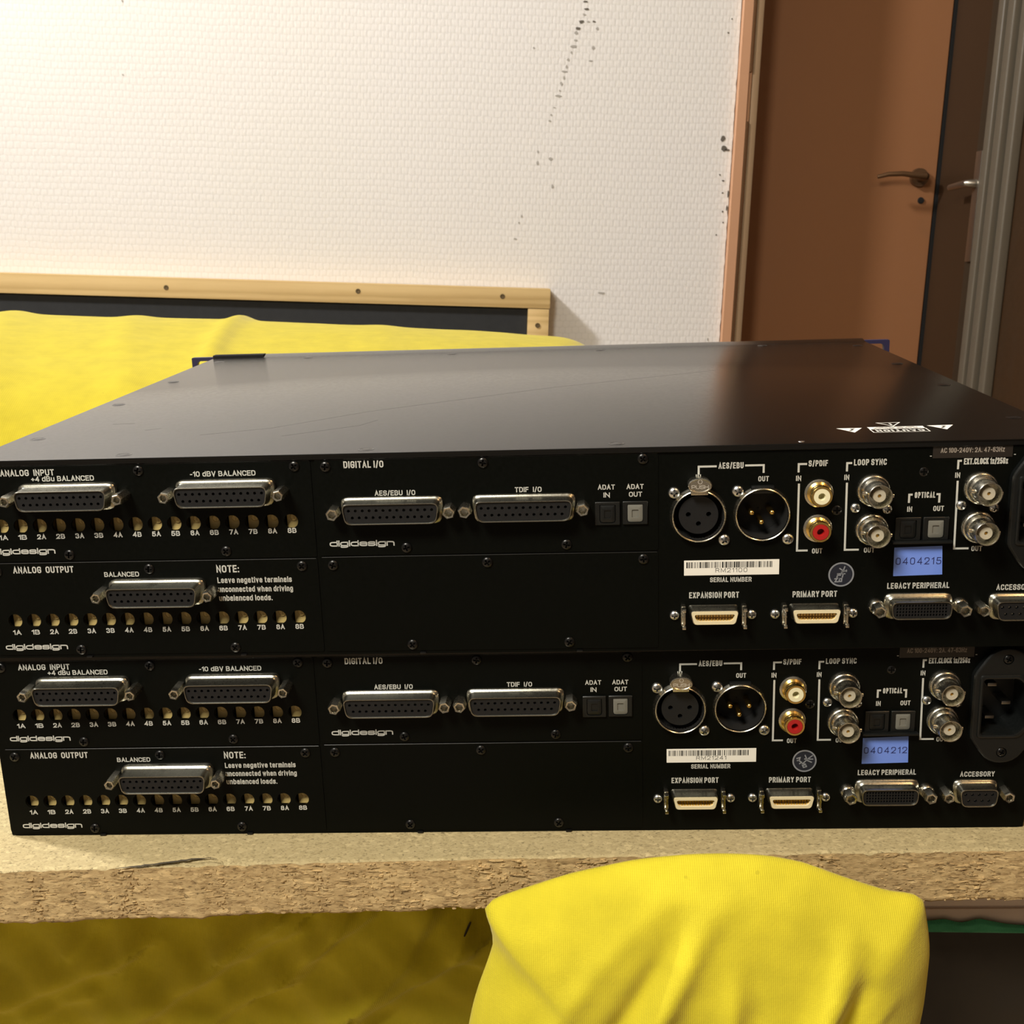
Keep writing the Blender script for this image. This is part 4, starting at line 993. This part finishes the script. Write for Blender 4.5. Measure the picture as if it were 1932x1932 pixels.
# back wall with a slightly ragged wallpaper edge at the door casing
bm = bmesh.new()
zs = [i * .01 for i in range(0, 301)]
v = []
for z in zs:
    e = .5105 + nz(0, 0, z, 60) * .0016 + nz(0, 3, z, 9) * .001
    v.append((bm.verts.new((-2.6, 2.45, z)), bm.verts.new((e, 2.45, z)), bm.verts.new((e, 2.60, z))))
for a, b in zip(v, v[1:]):
    for i in (0, 1): bm.faces.new((a[i], a[i + 1], b[i + 1], b[i]))
wall = struct('wall_back', bm, M_WALL)
# grey scuffs and bare specks on the paper
SP = [(1105, 3, 5, 2), (1107, 17, 5, 2), (1102, 27, 3, 2), (1097, 41, 5, 3), (1091, 54, 5, 4), (1087, 62, 4, 3), (1086, 76, 4, 2), (1082, 88, 8, 3), (1078, 99, 2, 3), (1072, 113, 3, 3), (1069, 126, 2, 3), (1066, 135, 6, 2), (1064, 147, 2, 3), (1059, 158, 3, 4),
      (1056, 171, 2, 2), (1053, 181, 7, 2), (1046, 203, 3, 1), (1040, 217, 2, 2), (1037, 228, 3, 2), (1110, 41, 3, 1.5), (1121, 41, 4, 2), (1127, 54, 3, 2.5), (1119, 90, 4, 3), (1114, 115, 5, 1.5), (1015, 286, 2, 3), (1014, 308, 2.5, 5), (1039, 300, 4, 4), (1042, 352, 3, 4), (1007, 90, 2, 2),
      (984, 408, 2, 3), (979, 420, 2, 2), (972, 451, 3, 2), (1364, 262, 5, 7), (1365, 280, 7, 8), (1372, 283, 6, 2.5), (1358, 330, 2, 2), (1364, 341, 2.5, 2), (1363, 364, 2, 2), (1374, 366, 2, 8), (1371, 392, 2, 6), (1351, 443, 1.6, 2), (1374, 62, 2, 2), (1363, 399, 2, 2), (1364, 420, 1.5, 2), (1335, 640, 2, 3), (1381, 36, 1.5, 2), (231, 2, 2, 3), (232, 141, 2, 1.5), (1135, 553, 8, 2)]
RGT = Matrix(RG).transposed()
def on_wall(px, py, D=2.45):
    d = RGT @ Vector(((px - 966) / 2191.68, (py - 966) / 2191.68, 1)); return Vector((0, 0, .88)) + d * (D / d.y)
rnd = random.Random(3); bmd = bmesh.new(); bml = bmesh.new()
for px, py, a, b in SP:
    p = on_wall(px, py); tgt = bmd if px > 1340 or (py < 60 and a > 3) else bml
    n_ = 9; pts = [(p.x + a * .001 * math.cos(2 * PI * i / n_) * rnd.uniform(.6, 1.25), 2.4492, p.z + b * .001 * math.sin(2 * PI * i / n_) * rnd.uniform(.6, 1.25)) for i in range(n_)]
    tgt.faces.new([tgt.verts.new(q) for q in pts])
finish('bare_speck', bmd, mat('bare_plaster_dirt', (.13, .115, .095), .9), wall)
finish('pale_scuff', bml, mat('pale_grey_dirt', (.42, .40, .37), .9), wall)

# door casing, narrow door set back in the wall, right-hand wall
bm = bmesh.new(); box(bm, .5120, .5330, 2.436, 2.60, 0, 2.06, .0015, 1, k=1); box(bm, .5335, .5395, 2.441, 2.60, 0, 2.06, .001, 1, k=1)
tr = struct('trim_1', bm, M_CASING)
bm = bmesh.new(); box(bm, .5400, .5545, 2.440, 2.62, 0, 2.05, .002, 2, k=1); finish('light_bead', bm, M_CASINGL, tr)
bm = bmesh.new(); box(bm, .5330, .5370, 2.4365, 2.4385, .60, 1.168, .0004, 1, k=1); box(bm, .5330, .5370, 2.4365, 2.4385, 1.262, 2.06, .0004, 1, k=1); finish('hinge_leaf', bm, M_LEVER, tr)
bm = bmesh.new(); box(bm, .5545, .9935, 2.600, 2.64, .01, 2.05, .002, 1, k=1)
d1 = struct('door_1', bm, M_DOOR)
bm = bmesh.new()
bmesh.ops.create_cone(bm, cap_ends=True, segments=32, radius1=.020, radius2=.019, depth=.010, matrix=Matrix.Translation((.954, 2.595, 1.083)) @ Matrix.Rotation(PI / 2, 4, 'X'))
def tube(bm, pts, r, n=12):
    prev = None
    for i, p in enumerate(pts):
        p = Vector(p); t = (Vector(pts[min(i + 1, len(pts) - 1)]) - Vector(pts[max(i - 1, 0)])).normalized()
        a = t.cross(Vector((0, 0, 1)));
        if a.length < .1: a = t.cross(Vector((1, 0, 0)))
        a.normalize(); b = t.cross(a); rr = r[i] if isinstance(r, (list, tuple)) else r
        ring = [bm.verts.new(p + (a * math.cos(2 * PI * k_ / n) + b * math.sin(2 * PI * k_ / n)) * rr) for k_ in range(n)]
        if prev:
            for k_ in range(n): bm.faces.new((prev[k_], prev[(k_ + 1) % n], ring[(k_ + 1) % n], ring[k_]))
        else: bm.faces.new(ring)
        prev = ring
    bm.faces.new(prev)
tube(bm, [(.954, 2.592, 1.083), (.954, 2.560, 1.083), (.948, 2.549, 1.083), (.930, 2.546, 1.083), (.90, 2.546, 1.086), (.87, 2.547, 1.084), (.848, 2.552, 1.078)], [.010, .009, .0085, .0065, .0055, .005, .004])
finish('door_handle', bm, M_LEVER, d1)
bm = bmesh.new(); bmesh.ops.create_cone(bm, cap_ends=True, segments=24, radius1=.0075, radius2=.0065, depth=.004, matrix=Matrix.Translation((.964, 2.599, 1.035)) @ Matrix.Rotation(PI / 2, 4, 'X'))
finish('keyhole_cover', bm, M_DARK, d1)
bm = bmesh.new(); box(bm, .9945, 1.0035, 2.598, 2.64, 0, 2.5, k=1); box(bm, .545, 1.01, 2.60, 2.64, 2.052, 3.0, k=1); struct('trim_2', bm, M_DARK)
# right wall: stained panel, second door seen edge on, its pale frame strips
bm = bmesh.new(); box(bm, 1.004, 1.08, -2.2, 2.64, 0, 3.0, k=1); struct('wall_right', bm, M_REVEAL)
bm = bmesh.new(); box(bm, .9985, 1.004, 2.382, 2.592, 0, 2.08, .001, 1, k=1); struct('trim_3', bm, M_DOOR if False else mat('dark_stained_jamb', (.035, .017, .006), .5))
bm = bmesh.new(); box(bm, .985, 1.004, 2.324, 2.382, .02, 2.04, .003, 2, k=1)
d2 = struct('door_2', bm, mat('dark_grey_brown_paint', (.028, .020, .011), .5))
bm = bmesh.new(); box(bm, .978, .985, 2.338, 2.366, .905, 1.118, .002, 2, k=1); finish('handle_plate', bm, M_CHROME, d2)
bm = bmesh.new(); tube(bm, [(.982, 2.352, 1.056), (.968, 2.352, 1.056), (.962, 2.356, 1.056), (.959, 2.37, 1.055), (.958, 2.43, 1.052)], [.0085, .008, .0075, .007, .006]); finish('door_handle', bm, M_CHROME, d2)
bm = bmesh.new()
box(bm, .972, 1.004, 2.298, 2.324, 0, 2.1, .005, 3, k=1)
f1 = struct('trim_4', bm, M_ALU)
bm = bmesh.new(); box(bm, .976, 1.004, 2.262, 2.290, 0, 2.1, .004, 3, k=1); box(bm, .984, 1.004, 2.290, 2.298, 0, 2.1, k=1); finish('frame_strip', bm, M_ALU, f1)
bm = bmesh.new(); box(bm, .984, 1.004, 2.225, 2.250, 0, 2.1, .004, 3, k=1); finish('frame_strip', bm, M_ALU, f1)

# ------------------------------------------------------------------ wooden framed panel against the wall
fr = empty('framed_panel', Matrix.Translation((-.42, 2.42, .0)), 'pine framed panel with black cloth standing against the white wall behind the sofa', 'panel')
FO = Matrix.Translation((.42, -2.42, 0))
bm = bmesh.new(); box(bm, -1.25, .148, 2.388, 2.449, .787, .8265, .0012, 2, k=1); finish('top_batten', bm, M_PINE, fr, FO)
bm = bmesh.new(); box(bm, .1035, .1465, 2.389, 2.449, .0, .7862, .0012, 2, k=1)
o = finish('side_batten', bm, M_PINE, fr, FO)
bm = bmesh.new(); box(bm, -1.25, .1030, 2.398, 2.44, .02, .7866, .001, 1, k=1); finish('black_cloth', bm, M_BLKCLOTH, fr, FO)
for x, z in ((-.623, .807), (-.240, .811), (.051, .809), (.124, .753)):
    bm = bmesh.new(); lathe(bm, 0, 0, [(.0050, .0), (.0048, -.0004), (.0030, -.0002), (.0012, .0002)], 20, False, True, k=1)
    finish('screw_hole', bm, mat('countersunk_screw', (.10, .065, .022), .7), fr, FO @ Matrix.Translation((x, 2.3876, z)))

# visible body of the ceiling lamp that lights the wall
def lamp_body(x, y, z, label):
    bm = bmesh.new(); lathe(bm, 0, 0, [(.19, 0), (.20, -.03), (.19, -.05), (.14, -.055)], 36, True, False, k=1)
    o = finish('ceiling_light', bm, M_LAMPSH, None, Matrix.Translation((x, y, z)) @ Matrix.Rotation(-PI / 2, 4, 'X'))
    tag(o, label, 'lamp')
lamp_body(-2.05, 1.16, 2.99, 'round ceiling light near the back wall, above left of the view')
lamp_body(-.60, -.40, 1.98, 'round hanging light behind the viewer, above the open floor')
